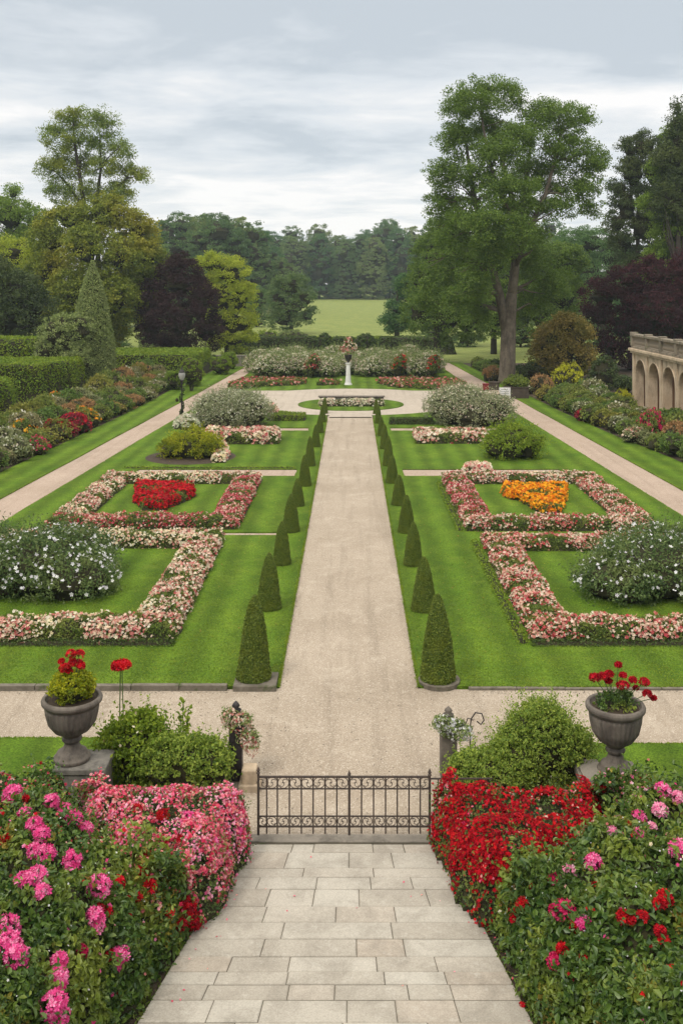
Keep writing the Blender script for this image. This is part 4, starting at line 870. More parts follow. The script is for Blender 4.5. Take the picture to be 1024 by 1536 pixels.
for nm, lab, px, Y, L, mt, nc in (
    ('dark_tree', 'dark green tree at the far left edge behind the hedges', 10, 105, [(20, 440, 46, 36), (-20, 420, 46, 40), (45, 465, 40, 34), (10, 480, 60, 34), (60, 490, 34, 24)], 'darktree', 560),
    ('bright_tree', 'bright yellow green tree at the left edge above the dark tree', 30, 122, [(20, 385, 40, 30), (60, 395, 34, 30), (-20, 390, 40, 36), (40, 430, 50, 34)], 'lime', 360),
    ('green_tree', 'mid green tree behind at the left edge of the view', 10, 150, [(18, 325, 40, 32), (-20, 330, 40, 40), (55, 335, 26, 26), (20, 290, 12, 14), (20, 370, 60, 34)], 'midtree', 420),
    ('drooping_tree', 'drooping light green tree left of the great plane tree', 655, 118, [(668, 350, 30, 36), (650, 385, 30, 40), (690, 380, 34, 40), (636, 425, 28, 40), (672, 430, 38, 46), (705, 430, 30, 44), (632, 470, 30, 34), (668, 480, 42, 34), (705, 480, 32, 34)], 'plane', 820),
    ('dark_shrub_tree', 'small dark green tree at the right edge of the meadow', 595, 150, [(598, 466, 18, 16), (590, 485, 20, 15), (612, 478, 20, 20), (610, 425, 16, 14), (618, 448, 22, 20)], 'wood1', 240),
    ('bushy_tree', 'bushy green tree behind the fork of the plane tree', 740, 134, [(740, 395, 34, 34), (720, 440, 34, 40), (765, 430, 32, 40), (745, 475, 44, 30)], 'midtree', 420),
    ('bushy_tree', 'fresh green tree right of the plane tree trunk', 815, 128, [(810, 400, 36, 34), (845, 395, 34, 34), (800, 440, 36, 34), (840, 445, 40, 36), (820, 480, 44, 26)], 'plane', 520),
    ('pale_green_tree', 'pale green tree seen between the plane tree and the right edge trees', 895, 175, [(885, 365, 30, 26), (915, 385, 30, 34), (880, 410, 34, 34), (910, 440, 34, 34), (855, 370, 24, 30)], 'wood2', 420),
    ('olive_bush', 'tan and olive rounded bush in front of the copper beech', 845, 98, [(850, 490, 22, 20), (828, 505, 24, 22), (868, 505, 20, 26), (815, 530, 20, 24), (845, 530, 34, 32), (872, 540, 20, 26), (840, 556, 38, 16)], 'olive', 420),
    ('copper_beech', 'dark copper purple tree behind the stone arcade', 955, 108, [(945, 420, 34, 24), (990, 412, 44, 28), (905, 440, 28, 24), (955, 455, 46, 30), (1010, 450, 50, 36), (898, 475, 24, 24), (935, 490, 36, 34), (985, 500, 50, 40), (915, 520, 20, 30), (1040, 430, 40, 60), (960, 540, 44, 40), (1020, 545, 50, 44), (1060, 520, 50, 60), (905, 445, 34, 30), (985, 465, 50, 34, -2), (1020, 480, 44, 34, -2)], 'copper', 1400),
    ('dark_tree', 'tall dark green tree at the right edge behind the copper beech', 955, 122, [(965, 222, 30, 26), (948, 262, 28, 30), (985, 255, 40, 50), (940, 310, 24, 40), (965, 340, 36, 44), (1000, 330, 50, 60), (935, 365, 22, 26), (960, 395, 34, 34), (1040, 260, 50, 70), (945, 225, 18, 20), (930, 285, 18, 24), (925, 335, 20, 24), (980, 300, 40, 40)], 'darktree', 1300),
    ('spired_tree', 'spire-topped dark conifer at the right edge of the view', 1016, 112, [(1016, 160, 4, 14), (1014, 185, 12, 20), (1020, 215, 22, 30), (1030, 255, 30, 40), (1005, 240, 26, 30), (1012, 300, 36, 40)], 'darktree', 420),
    ('bright_branch_tree', 'light green tree with layered branches at the right edge', 1015, 114, [(1000, 255, 30, 20), (1030, 240, 34, 26), (985, 310, 30, 22), (1020, 305, 34, 26), (1010, 350, 36, 26), (990, 385, 24, 18), (1025, 400, 34, 30), (1040, 340, 40, 40), (985, 410, 30, 26), (1015, 205, 22, 22), (1035, 190, 24, 26)], 'midtree', 760)):
    simple_tree(nm, lab, px, Y, L, mt, int(nc * 1.3), 62, .85 if Y < 140 else 1.1, .22 if Y < 125 else .28, core=.46, droop=.25 if nm == 'drooping_tree' else .1, tr=.45, cat='bush' if 'bush' in nm and 'tree' not in nm else 'tree')
# tree trunks in the shade under the plane tree
# shrubs around the far garden
for lab, px, pb, w, h, mt in (('grey green bush rising behind the long left hedge', 225, 540, 34, 34, 'greyleaf'), ('light green bush below the lime tree', 400, 528, 26, 32, 'brightleaf'), ('feathery pale bush at the far hedge below the round tree', 440, 520, 26, 26, 'greyleaf'),
        ('dark bush behind the right end of the far hedge', 650, 527, 18, 22, 'darktree'), ('dark bush at the foot of the plane tree', 800, 568, 30, 24, 'darktree'), ('dark bush left of the plane tree trunk', 743, 560, 8, 20, 'darktree'), ('dark bush filling the gap left of the purple tree', 262, 537, 26, 34, 'darktree'), ('green bush at the far end of the long left hedge', 305, 536, 20, 22, 'darkhedge'),
        ('pyramid shaped dark shrub before the copper beech', 905, 585, 22, 50, 'darktree'), ('dark shrub filling the shade beside the arcade', 935, 590, 14, 26, 'darktree'), ('round green bush growing in the wooden planter box', 776, 580, 15, 14, 'topiary')):
    x, y = G(px, pb); s = y / FOC
    zf = .75 if 'planter' in lab else 0
    if 'planter' in lab: x, y = 13.35, 80.9
    if 'long left hedge' in lab: y = 112; x = (px - VX) * y / FOC; s = y / FOC
    W_, H_ = w * s, h * s
    shrub('bush', lab, x, y, [(0, 0, H_ * .5, W_ * .9, W_ * .8, H_ * .52), (-W_ * .35, .1, H_ * .4, W_ * .6, W_ * .6, H_ * .42), (W_ * .35, -.1, H_ * .42, W_ * .6, W_ * .6, H_ * .45)], mt, 120, 30, .35, .2, core=.82, cat='bush', zf=zf)

# distant woods beyond the meadow: every tree its own object, few shared crowns
def wood_proto(leafm, seed):
    t = thing('wood_tree', '', 'tree'); r = np.random.default_rng(seed); lb = []
    for k in range(9):
        a = r.uniform(0, 6.3); q = r.uniform(1.5, 4.6); z = r.uniform(6, 21); lb.append((q * math.cos(a), q * math.sin(a), z, r.uniform(3, 4.8), r.uniform(3, 4.8), r.uniform(2.8, 4.5)))
    lb.append((0, 0, 22, 4, 4, 4)); lb.append((0, 0, 10, 6.2, 6.2, 8)); lb.append((0, 0, 3.4, 6.4, 6.4, 3.4)); lb.append((r.uniform(-2, 2), 0, 16, 5.5, 5.5, 6))
    g = Geo()
    for i, l in enumerate(lb): g.blob(l[:3], np.array(l[3:]) * .5, seed=i + seed, amp=.18, k=16)
    crown(g, lb, 620, 36, 1.25, .5, down=.6, flat=.5); g.build('crown', M[leafm], t)
    s = Geo().tube([(0, 0, -.5), (.2, 0, 8), (0, .3, 18)], [.5, .4, .12], 8); s.build('trunk', M['darkbark'], t, smooth=True)
    return t
WP = [wood_proto('wood1', 1), wood_proto('wood1', 5), wood_proto('wood2', 9), wood_proto('wood1', 14), wood_proto('wood2', 21)]
used = set()
def place_wood(x, y, s, sh, lab, grp, k):
    p = WP[k % 5]; z = zt(y) - .3
    if k % 5 not in used:
        used.add(k % 5); p.location = (x, y, z); p.scale = (s, s, s * sh); p.rotation_euler.z = rng.uniform(0, 6); p['label'] = lab; p['group'] = grp
    else: dup(p, (x, y, z), rng.uniform(0, 6), (s, s, s * sh), lab, grp)
k = 0
for row_, (Y, x0, x1, st) in enumerate(((402, -34, 62, 10.5), (416, -44, 80, 10), (432, -54, 96, 10))):
    for x in np.arange(x0, x1, st):
        h = (at(0, 337 - 4 * row_ + 3 * math.sin(x * .11 + row_), Y)[2] - zt(Y)) / 26 * rng.uniform(.8, 1.08)
        place_wood(x + rng.uniform(-2, 2), Y + rng.uniform(-4, 4), h * .98, 1.02, 'deciduous tree in the distant wood closing the meadow', 'trees of the distant wood', k); k += rng.integers(1, 4)
for px in (250, 285, 322, 356, 392, 418, 232, 270, 305, 340, 378, 300):
    Y = 250 + rng.uniform(-8, 40); pt = float(np.interp(px, [230, 260, 330, 375, 395, 420], [330, 318, 318, 322, 345, 378])) + rng.uniform(-3, 8)
    h = (at(0, pt, Y)[2] - zt(Y)) / 26; place_wood((px - VX) * Y / FOC, Y, h, 1, 'deciduous tree in the nearer wood left of the meadow', 'trees of the wood left of the meadow', k); k += 1
for px, Y, pt in ((640, 240, 372), (690, 230, 350), (880, 240, 345), (930, 235, 340), (835, 225, 352), (780, 240, 360)):
    h = (at(0, pt, Y)[2] - zt(Y)) / 26; place_wood((px - VX) * Y / FOC, Y, h, 1, 'deciduous tree in the wood right of the meadow', 'trees of the wood right of the meadow', k); k += 1
for px, Y, pt in ((-30, 190, 330), (40, 185, 320), (185, 200, 345), (230, 190, 350), (230, 150, 420), (70, 150, 420), (175, 140, 440), (310, 180, 400), (385, 200, 425)):
    h = (at(0, pt, Y)[2] - zt(Y)) / 26; place_wood((px - VX) * Y / FOC, Y, h, 1, 'deciduous tree standing behind the tall trees on the left', 'trees behind the tall left trees', k); k += 1
for px, Y, pt in ((700, 150, 420), (780, 150, 420), (850, 150, 410), (900, 140, 430), (960, 150, 380), (1030, 145, 330), (650, 165, 430)):
    h = (at(0, pt, Y)[2] - zt(Y)) / 26; place_wood((px - VX) * Y / FOC, Y, h, 1, 'deciduous tree standing in the shade behind the plane tree', 'trees behind the plane tree', k); k += 3

# ------------------------------------------------------------------ mixed shrub borders
SP = {}
def sp(kind, leafm, flowers=None, fd=0, fR=.07, L=.11, seed=0):
    r = np.random.default_rng(seed); lb = [(0, 0, .42, .62, .62, .5)]
    for q in range(4):
        a = q * 1.6 + r.uniform(0, .8); lb.append((.38 * math.cos(a), .38 * math.sin(a), r.uniform(.28, .55), r.uniform(.36, .5), r.uniform(.36, .5), r.uniform(.32, .46)))
    SP[kind] = [leafm, flowers, fd, fR, L, lb, None]
sp('green', 'shrub_a', seed=1); sp('grey', 'shrub_b', seed=2); sp('olive', 'shrub_c', seed=3); sp('dark', 'shrub_a', L=.13, seed=4)
sp('cream', 'shrub_b', 'whitegreen', 130, .06, seed=5); sp('crimson', 'shrub_r', 'crimson', 220, .07, seed=6); sp('yellow', 'shrub_a', 'orange', 160, .07, seed=7)
sp('golden', 'shrub_y', seed=8); sp('bronze', 'shrub_t', seed=9); sp('pink', 'shrub_a', 'magenta', 260, .07, seed=10); sp('pinkwhite', 'shrub_b', 'palepink', 220, .065, seed=11); sp('scarlet', 'shrub_c', 'red', 200, .07, seed=12)
WORDS = {'green': 'plain rounded green shrub', 'grey': 'rounded grey green shrub', 'olive': 'olive tinted rounded shrub', 'dark': 'coarse leaved green shrub', 'cream': 'shrub speckled with cream flowers', 'crimson': 'deep crimson flowering shrub',
         'yellow': 'shrub with yellow orange flowers', 'golden': 'bright golden yellow shrub', 'bronze': 'bronze tinted shrub', 'pink': 'shrub covered in magenta pink flowers', 'pinkwhite': 'shrub with pale pink and white flowers', 'scarlet': 'shrub with scarlet flowers'}
def border_shrub(kind, x, y, s, sh, where, label=None, grp=None):
    e = SP[kind]; lab = label or f'{WORDS[kind]} in the mixed border along the {where} side path'; gr = grp or f'{WORDS[kind]}s in the {where} border'
    if e[6] is None:
        e[6] = shrub('border_shrub', lab, x, y, e[5], e[0], 150, 24, .22, e[4], flowers=e[1], fd=e[2], fR=e[3], fz=.3, group=gr, core=.85, stem=True); e[6].scale = (s, s, s * sh); return e[6]
    return dup(e[6], (x, y, 0), rng.uniform(0, 6), (s, s, s * sh), lab, gr)
def border(fe, sgn, y0, y1, rowsn, where, base):
    y = y0
    while y < y1:
        for r_ in range(rowsn):
            x = fe(y) + sgn * (.75 + r_ * 1.5 + rng.uniform(-.2, .2)); kd = base[int(rng.integers(len(base)))]
            border_shrub(kd, x, y + rng.uniform(-.4, .4) + .6 * (r_ % 2), rng.uniform(.85, 1.2) * (1 + .12 * r_), rng.uniform(.9, 1.25) * (1 + (.18 if not (where == 'right' and y < 75) else -.06) * r_), where)
        y += rng.uniform(1.35, 1.8)
border(f_(LB), -1, 46, 93.5, 3, 'left', ['green', 'grey', 'olive', 'green', 'cream', 'bronze', 'cream', 'olive', 'green'])
border(f_(RB), 1, 50, 79, 3, 'right', ['green', 'green', 'dark', 'olive', 'green', 'cream', 'dark', 'grey'])
border(f_(RB), 1, 90, 111, 1, 'far right', ['green', 'dark', 'green', 'bronze'])
for kd, px, py, s, sh, side, lab in (
    ('crimson', 90, 660, 1.15, 1.1, 'left', 'large crimson flowering shrub at the front of the left border'), ('crimson', 112, 650, 1.2, 1.1, 'left', 'second crimson flowering shrub right beside the large one'),
    ('pink', 53, 682, 1.0, 1.0, 'left', 'small magenta flowering shrub below the orange flowers at left'), ('yellow', 31, 668, 1.1, 1.3, 'left', 'orange and yellow flowering shrub near the left edge of the view'),
    ('yellow', 130, 640, 1.1, 1.1, 'left', 'yellow flowering shrub just beyond the crimson shrubs'), ('yellow', 88, 625, 1.1, 1.5, 'left', 'orange flowering shrub at the foot of the tall clipped hedge'),
    ('scarlet', 147, 612, .8, 1.5, 'left', 'small scarlet flowering shrub in the middle of the left border'), ('bronze', 52, 640, 1.3, 1.2, 'left', 'bronze tinted shrub in the left border before the tall hedge'),
    ('bronze', 168, 620, 1.0, .9, 'left', 'bronze tinted shrub in the left border near the scarlet flowers'), ('bronze', 172, 610, 1.1, 1.2, 'left', 'reddish bronze shrub in the left border before the columnar tree'),
    ('crimson', 878, 632, .9, 1.0, 'right', 'dark crimson shrub in the middle of the right border'), ('pink', 975, 662, 1.0, 1.9, 'right', 'tall magenta pink flowering shrub before the stone arcade'),
    ('pinkwhite', 952, 665, .95, 1.1, 'right', 'white and pink flowering shrub left of the magenta one'), ('golden', 850, 586, 1.6, 1.5, 'right', 'bright golden yellow shrub at the back of the right border'),
    ('golden', 935, 615, .8, 1.9, 'right', 'small lime yellow shrub by the corner of the arcade'), ('bronze', 810, 590, 1.4, 1.2, 'right', 'bronze tinted shrub next to the planter box'), ('bronze', 1015, 672, 1.2, 1.3, 'right', 'reddish bronze shrub at the right edge before the arcade'),
    ('cream', 787, 590, 1.0, 1.0, 'right', 'cream speckled shrub beside the wooden planter box'), ('bronze', 738, 572, 1.2, 1.3, 'far right', 'bronze tinted shrub left of the plane tree trunk')):
    x, y = G(px, py); border_shrub(kd, x, y, s, sh, side, lab, 'coloured shrubs in the mixed borders')
# clipped balls by the left side path
for px, pb, w, h, st, lab in ((311, 587, 17, 21, 1, 'round clipped lollipop bush standing on thin stems by the left side path'), (289, 580, 15, 18, 0, 'clipped green ball left of the lollipop bush'), (331, 562, 16, 14, 0, 'clipped green ball behind the lollipop bush'),
                         (344, 554, 12, 13, 0, 'smallest and farthest clipped ball by the left side path'), (262, 585, 13, 15, 0, 'clipped green ball nearest the long hedge')):
    x, y = G(px, pb); q = y / FOC; x = min(x, f_(LO)(y) - .9); r = w * q; zc = (h * q) + (.55 if st else 0)
    shrub('clipped_ball', lab, x, y, [(0, 0, zc, r, r, h * q), (r * .3, 0, zc * .9, r * .75, r * .7, h * q * .8)], 'boxhedge', 150, 34, .25, .12, cat='bush', core=.88, group='clipped balls by the left side path')

# ------------------------------------------------------------------ centre: statue pillar, flower wall
w = thing('pillar_with_vase', 'white stone pillar carrying a dark vase of flowers behind the round plaza', 'pillar', (-.24, 91.2, 0))
Geo().lathe([(.36, 0), (.36, .12), (.31, .16), (.27, .3), (.22, .9), (.19, 1.7), (.19, 1.9), (.25, 1.95), (.27, 2.05), (.02, 2.07)], 8).build('pillar', M['whitestone'], w)
tag(Geo().lathe([(.10, 2.07), (.09, 2.15), (.2, 2.3), (.3, 2.5), (.36, 2.78), (.3, 2.8), (.02, 2.78)], 20).build('vase', M['darkiron'], w), 'dark vase')
bq = thing('bouquet', 'tall white and pink flower arrangement standing in the vase on the white pillar', 'bouquet', (-.24, 91.2, 2.72))
g = Geo(); lb = [(0, 0, .35, .5, .45, .4), (.15, 0, .8, .62, .5, .45), (-.55, 0, .55, .3, .3, .25), (.0, 0, 1.25, .38, .35, .35), (.05, 0, 1.5, .25, .22, .25), (.5, 0, .6, .3, .3, .3)]
crown(g, lb, 90, 12, .2, .13); g.build('foliage', M['bedleaf'], bq); g = Geo(); P, N = sample_lobes(lb, 240, .9, .6); g.rosettes(P, N, .10, 5, 1, .3); tag(g.build('blossoms', P_['palepink'], bq), kind='stuff')
w = thing('planted_wall', 'low dark coped stone wall fronted by white flowers on the round lawn', 'wall', (0.05, 75.1, .1))
m = Geo()
for r_ in range(3):
    x = -2.4 + (r_ % 2) * .2
    while x < 2.4:
        l = min(rng.uniform(.3, .6), 2.42 - x); m.box((x, -.2 + rng.uniform(-.015, .015), .2 * r_ + .005), (x + l - .015, .3, .2 * r_ + .192), r=rng.random()); x += l
m.box((-2.38, -.17, 0), (2.38, .28, .6)); m.build('stonework', M['wallstone'], w)
Geo().box((-2.5, -.28, .615), (2.5, .36, .69)).build('coping', M['urnstone'], w, bevel=.02)
bed('flower_strip', 'white flower strip along the foot of the low wall on the round lawn', [(rect(-2.35, 74.3, 2.45, 74.85), 'creamrose')], .6, dens=420, R=.06, leafd=260, L=.09, amp=.1)
# lamp post
x, y = G(273, 632); lp = thing('lamp_post', 'dark iron lamp post with glass lantern and climbing plant by the left side path', 'street lamp', (x, y, 0))
Geo().lathe([(.2, 0), (.2, .15), (.13, .22), (.11, .6), (.14, .65), (.07, .75), (.05, 1.6), (.08, 1.63), (.05, 1.67), (.04, 2.5), (.09, 2.56), (.05, 2.62), (.12, 2.7), (.16, 2.74), (.02, 2.75)], 16).build('post', M['darkiron'], lp, smooth=True)
Geo().lathe([(.09, 2.75), (.17, 2.85), (.24, 3.1), (.2, 3.28), (.1, 3.38), (.02, 3.39)], 20).build('lantern', M['glass'], lp, smooth=True)
Geo().lathe([(.22, 3.27), (.17, 3.36), (.09, 3.43), (.04, 3.5), (.055, 3.55), (.015, 3.62), (.008, 3.75)], 16).build('lantern_cap', M['darkiron'], lp, smooth=True)
g = Geo()
for s in (-1, 1): g.tube([(0, 0, 2.3), (s * .2, 0, 2.35), (s * .3, 0, 2.5), (s * .22, 0, 2.62), (s * .14, 0, 2.55)], .018, 6)
g.tube([(0, 0, 1.35), (-.18, 0, 1.35), (-.32, 0, 1.4)], .02, 6); g.blob((-.33, 0, 1.42), (.1, .1, .12)); g.build('bracket', M['darkiron'], lp)
g = Geo(); n = 260; zz = rng.uniform(.1, 2.2, n); a = zz * 6 + rng.normal(0, .7, n); r = .1 + rng.uniform(0, .07, n); P = np.stack([r * np.cos(a), r * np.sin(a), zz], 1)
g.leaves(P, U(P * [1, 1, 0]), .11, .08, .8); tag(g.build('climber', M['darktree'], lp), 'dark climbing plant')
# planter box with notice, red bin
pb = thing('planter_box', 'dark wooden planter box with a white notice board beside the right path', 'planter', (13.3, 80.6, 0))
g = Geo()
for k in range(5): g.box((-.95, -.5, .02 + k * .18), (.95, .5, .02 + k * .18 + .17))
g.box((-.93, -.48, 0), (.93, .48, .88)); g.box((-1.0, -.55, .9), (1.0, .55, .96)); g.build('box', M['wood'], pb, bevel=.01)
nb = Geo().box((-1.45, -.62, .05), (-.55, -.57, .93)).build('notice_board', M['whitepaint'], pb)
g = Geo()
for k, (a, b) in enumerate(((-1.3, -.75), (-1.33, -.68), (-1.3, -.7), (-1.3, -.9))):
    x = a
    while x < b: l = rng.uniform(.04, .1); g.box((x, -.626, .74 - k * .15), (min(b, x + l), -.621, .80 - k * .15)); x += l + .025
g.build('lettering', M['greypaint'], nb)
x, y = G(728, 586); rb = thing('red_bin', 'small dark red box standing on the edge of the right path', 'bin', (x, y, 0))
Geo().box((-.24, -.25, .05), (.24, .25, .56)).build('body', M['redpaint'], rb, bevel=.03); Geo().box((-.27, -.28, .565), (.27, .28, .62)).build('lid', M['redpaint'], rb, bevel=.02)
for a in (-.18, .18): Geo().box((a - .04, -.2, 0), (a + .04, .2, .048)).build('foot', M['darkiron'], rb)
x, y = G(741, 585); rb = thing('planter_box', 'small dark planter box behind the red box by the plane tree', 'planter', (x, y + .3, 0))
Geo().box((-.42, -.35, 0), (.42, .35, .62)).build('box', M['wood'], rb, bevel=.02); Geo().box((-.46, -.39, .625), (.46, .39, .69)).build('rim', M['wood'], rb, bevel=.01)

# ------------------------------------------------------------------ stone arcade on the right
ar = thing('stone_arcade', 'weathered limestone arcade with balustrade rising over the right shrub border', 'building', (20.7, 73.4, 0))
def arcade():
    nb, pitch, aw, zs, zt_, th = 6, 3.2, 2.55, 2.45, 4.15, .6; g = Geo(); L = nb * pitch; e0 = .65
    def q4(a, b, c, d): g.add([a, b, c, d], np.array([[0, 1, 2, 3]]))
    yy = 0
    def pier(y0, y1): g.box((0, -y1, 0), (th, -y0, zt_))
    pier(0, e0 + .0)
    for k in range(nb):
        y0 = e0 + k * pitch; y1 = y0 + aw; yc = (y0 + y1) / 2; r = aw / 2; A = np.linspace(PI, 0, 19); py_ = yc + r * np.cos(A); pz = zs + r * np.sin(A)
        pier(y1, y1 + pitch - aw)
        for a in range(18):
            for x, fl in ((0, 0), (th, 1)): q4((x, -py_[a], pz[a]), (x, -py_[a + 1], pz[a + 1]), (x, -py_[a + 1], zt_), (x, -py_[a], zt_))
            q4((0, -py_[a], pz[a]), (th, -py_[a], pz[a]), (th, -py_[a + 1], pz[a + 1]), (0, -py_[a + 1], pz[a + 1]))
    g.build('wall', M['limestone'], ar)
    for k in range(nb):   # moulded arch rings, slim pilasters
        y0 = e0 + k * pitch; yc = y0 + aw / 2; r = aw / 2 + .07; A = np.linspace(PI, 0, 17)
        pts = [(-.02, -(yc - r), .1)] + [(-.02, -(yc + r * math.cos(a)), zs + r * math.sin(a)) for a in A] + [(-.02, -(yc + r), .1)]
        Geo().tube(pts, .06, 6).build('arch_moulding', M['limestone'], ar)
    for k in range(nb + 1):
        yc = (e0 - .32 if k == 0 else e0 + k * pitch - .325); Geo().box((-.12, -yc - .17, 0), (-.003, -yc + .17, zt_ - .01)).build('pilaster', M['limestone'], ar, bevel=.02)
    Lt = e0 + nb * pitch
    Geo().box((-.2, -Lt, zt_ + .002), (th, .15, zt_ + .16)).box((-.32, -Lt, zt_ + .162), (th, .27, zt_ + .36)).build('cornice', M['limestone'], ar, bevel=.03)
    zb = zt_ + .365
    Geo().box((-.12, -Lt, zb), (.22, .1, zb + .16)).build('balustrade_base', M['balstone'], ar, bevel=.02)
    Geo().box((-.2, -Lt, zb + .86), (.3, .2, zb + 1.06)).build('balustrade_rail', M['balstone'], ar, bevel=.04)
    for k in range(nb + 1):
        yc = .0 if k == 0 else e0 + k * pitch - .325; Geo().box((-.16, -yc - .2, zb + .162), (.26, -yc + .2, zb + .858)).box((-.2, -yc - .24, zb + 1.062), (.3, -yc + .24, zb + 1.16)).build('balustrade_pier', M['balstone'], ar, bevel=.02)
    b0 = None
    for k in range(nb):
        ya = .28 if k == 0 else e0 + k * pitch - .05; yb = e0 + (k + 1) * pitch - .6; n = 11
        for i in range(n):
            y = ya + (yb - ya) * (i + .5) / n
            if b0 is None:
                b0 = Geo().lathe([(.09, 0), (.09, .06), (.045, .1), (.1, .28), (.085, .38), (.045, .55), (.06, .6), (.09, .64), (.09, .695)], 8).build('baluster', M['balstone'], ar); o = b0
            else: o = b0.copy(); C.objects.link(o); o.parent = ar
            o.location = (.05, -y, zb + .162)
    Geo().box((2.6, -Lt, 0), (2.9, .0, zt_)).box((th + .002, -.5, 0), (2.598, 0, zt_)).box((th + .002, -Lt, zt_ + .0), (2.9, 0, zt_ + .2)).build('inner_wall', M['brownstone'], ar)
    Geo().box((-.1, -Lt, -.03), (2.6, .1, .06)).build('floor', M['limestone'], ar)
arcade()

# ------------------------------------------------------------------ urns on pedestals
def urn_bm(g, z0, H, R, k=72):
    pr = [(0.30, 0), (.31, .05), (.27, .09), (.25, .13), (.17, .17), (.13, .24), (.12, .28), (.16, .31), (.17, .34), (.13, .37), (.16, .40), (.30, .48), (.40, .60), (.44, .74), (.455, .84), (.44, .87), (.47, .89), (.505, .93), (.51, .965), (.49, 1.0), (.44, 1.0), (.42, .95), (.38, .9), (.02, .88)]
    P = [];
    for (r, z), (r2, z2) in zip(pr[:-1], pr[1:]):
        for q in (0, .33, .66): P.append(((r + (r2 - r) * q) * R / .51, z0 + (z + (z2 - z) * q) * H))
    P.append((.02, z0 + .88 * H)); return P
def urn(label, x, y, zb, H, R):
    t = thing('garden_urn', label, 'urn', (x, y, zb)); P = urn_bm(None, 0, H, R); cut = .385 * H; cut2 = .875 * H
    a = [p for p in P if p[1] <= cut][:]; i1 = len(a); b = P[i1 - 1:]
    rim0 = next(i for i, p in enumerate(b) if p[1] >= cut2)
    Geo().lathe(a, 48).build('foot', M['urnstone'], t, smooth=True)
    Geo().lathe(b[:rim0 + 1], 128, flute=(.5 * H, .85 * H, 32, .045)).build('bowl', M['urnstone'], t, smooth=True)
    Geo().lathe(b[rim0:], 64).build('rim', M['urnstone'], t, smooth=True)
    s = Geo().lathe([(R * .84, H * .93), (R * .5, H * .95), (.01, H * .955)], 24); s.build('soil', M['soil'], t)
    return t
UL = (-4.83, 17.35, .8); UR = (4.57, 17.3, .6)
urn('dark stone urn on a tall pedestal at left holding a clipped bush', UL[0], UL[1], UL[2] + .004, 1.09, .52)
urn('weathered stone urn on a flat plinth at right holding dark red flowers', UR[0], UR[1], UR[2] + .004, 1.19, .51)
pd = thing('pedestal', 'square dark stone pedestal under the left urn', 'pedestal', (-4.62, 17.35, 0))
Geo().box((-.42, -.36, -.03), (.42, .36, .7)).build('block', M['pedstone'], pd, bevel=.015); Geo().box((-.45, -.385, .703), (.45, .385, .8)).build('top_slab', M['pedstone'], pd, bevel=.015)
pd = thing('pedestal', 'pale flat stone plinth under the right urn', 'pedestal', (4.48, 17.3, 0))
Geo().box((-.5, -.36, -.03), (.42, .36, .45)).build('block', M['pedstone'], pd, bevel=.015); Geo().box((-.56, -.42, .453), (.5, .42, .6)).build('top_slab', M['wallstone'], pd, bevel=.02)
Geo().box((-.52, -.36, .602), (-.14, .36, .66)).build('side_block', M['wallstone'], pd, bevel=.01)

# big flower heads
def head_mesh(g, c, r, n, pr, m=0, squash=.85, k=5, layers=1):
    D = U(rng.normal(size=(n, 3))); D[:, 2] = np.where((D[:, 2] < -.55), -D[:, 2], D[:, 2]); P = np.asarray(c) + D * [r, r, r * squash] * rng.uniform(.82, 1.04, (n, 1))
    g.rosettes(P, D, pr, k, layers, .5, 2.2, m=m)
# plant in the left urn
ux, uy, uz = UL; p = thing('urn_plant', 'small clipped bush with red geranium heads growing in the left urn', 'plant', (ux, uy, uz + 1.02))
g = Geo(); lb = [(0, 0, .2, .34, .34, .26), (-.1, 0, .3, .24, .24, .2), (.12, 0, .28, .24, .24, .2)]
for l in lb: g.blob(l[:3], np.array(l[3:]) * .75, seed=l[0] * 9)
crown(g, lb, 260, 30, .1, .05, hi=True); g.build('foliage', M['goldleaf'], p)
g = Geo(); fl = [(-.02, 0, .80, .085), (.12, 0, .79, .09), (.10, .05, .62, .075), (-.12, -.05, .58, .085), (.0, 0, .65, .07), (-.18, .0, .68, .045), (.16, 0, .60, .06), (-.05, 0, .52, .05)]
for x, yv, z, r in fl:
    g.tube([(x * .3, yv, .3), (x * .7, yv, .3 + (z - .3) * .6), (x, yv, z)], .006, 5)
g.build('stem', M['stem'], p)
for x, yv, z, r in fl: g = Geo(); head_mesh(g, (x, yv, z), r, 60, .03); g.build('flower_head', P_['red'], p)
# plant in the right urn
ux, uy, uz = UR; p = thing('urn_plant', 'loose dark red flowers on long stems growing in the right urn', 'plant', (ux, uy, uz + 1.12))
g = Geo(); lb = [(0, 0, .04, .34, .34, .09), (-.12, .0, .15, .16, .16, .14), (.15, .05, .14, .16, .14, .14)]; crown(g, lb, 100, 14, .1, .055, hi=True); g.build('foliage', M['broadleaf'], p)
fl = [(-.36, 0, .52, .085), (-.24, -.05, .56, .08), (-.11, 0, .58, .07), (.05, 0, .74, .05), (.10, -.1, .42, .10), (.13, 0, .56, .05), (.30, 0, .48, .055), (.50, .0, .44, .08), (.54, -.05, .26, .07), (-.12, 0, .46, .05), (.66, 0, .16, .04), (.38, .1, .30, .035)]
g = Geo()
for x, yv, z, r in fl: g.tube([(x * .25, yv, .0), (x * .6, yv, z * .6), (x, yv, z)], .007, 5)
g.build('stem', M['stem'], p)
for x, yv, z, r in fl: g = Geo(); head_mesh(g, (x, yv, z), r, 70, .034, squash=.6); g.build('flower_head', P_['crimson'], p)
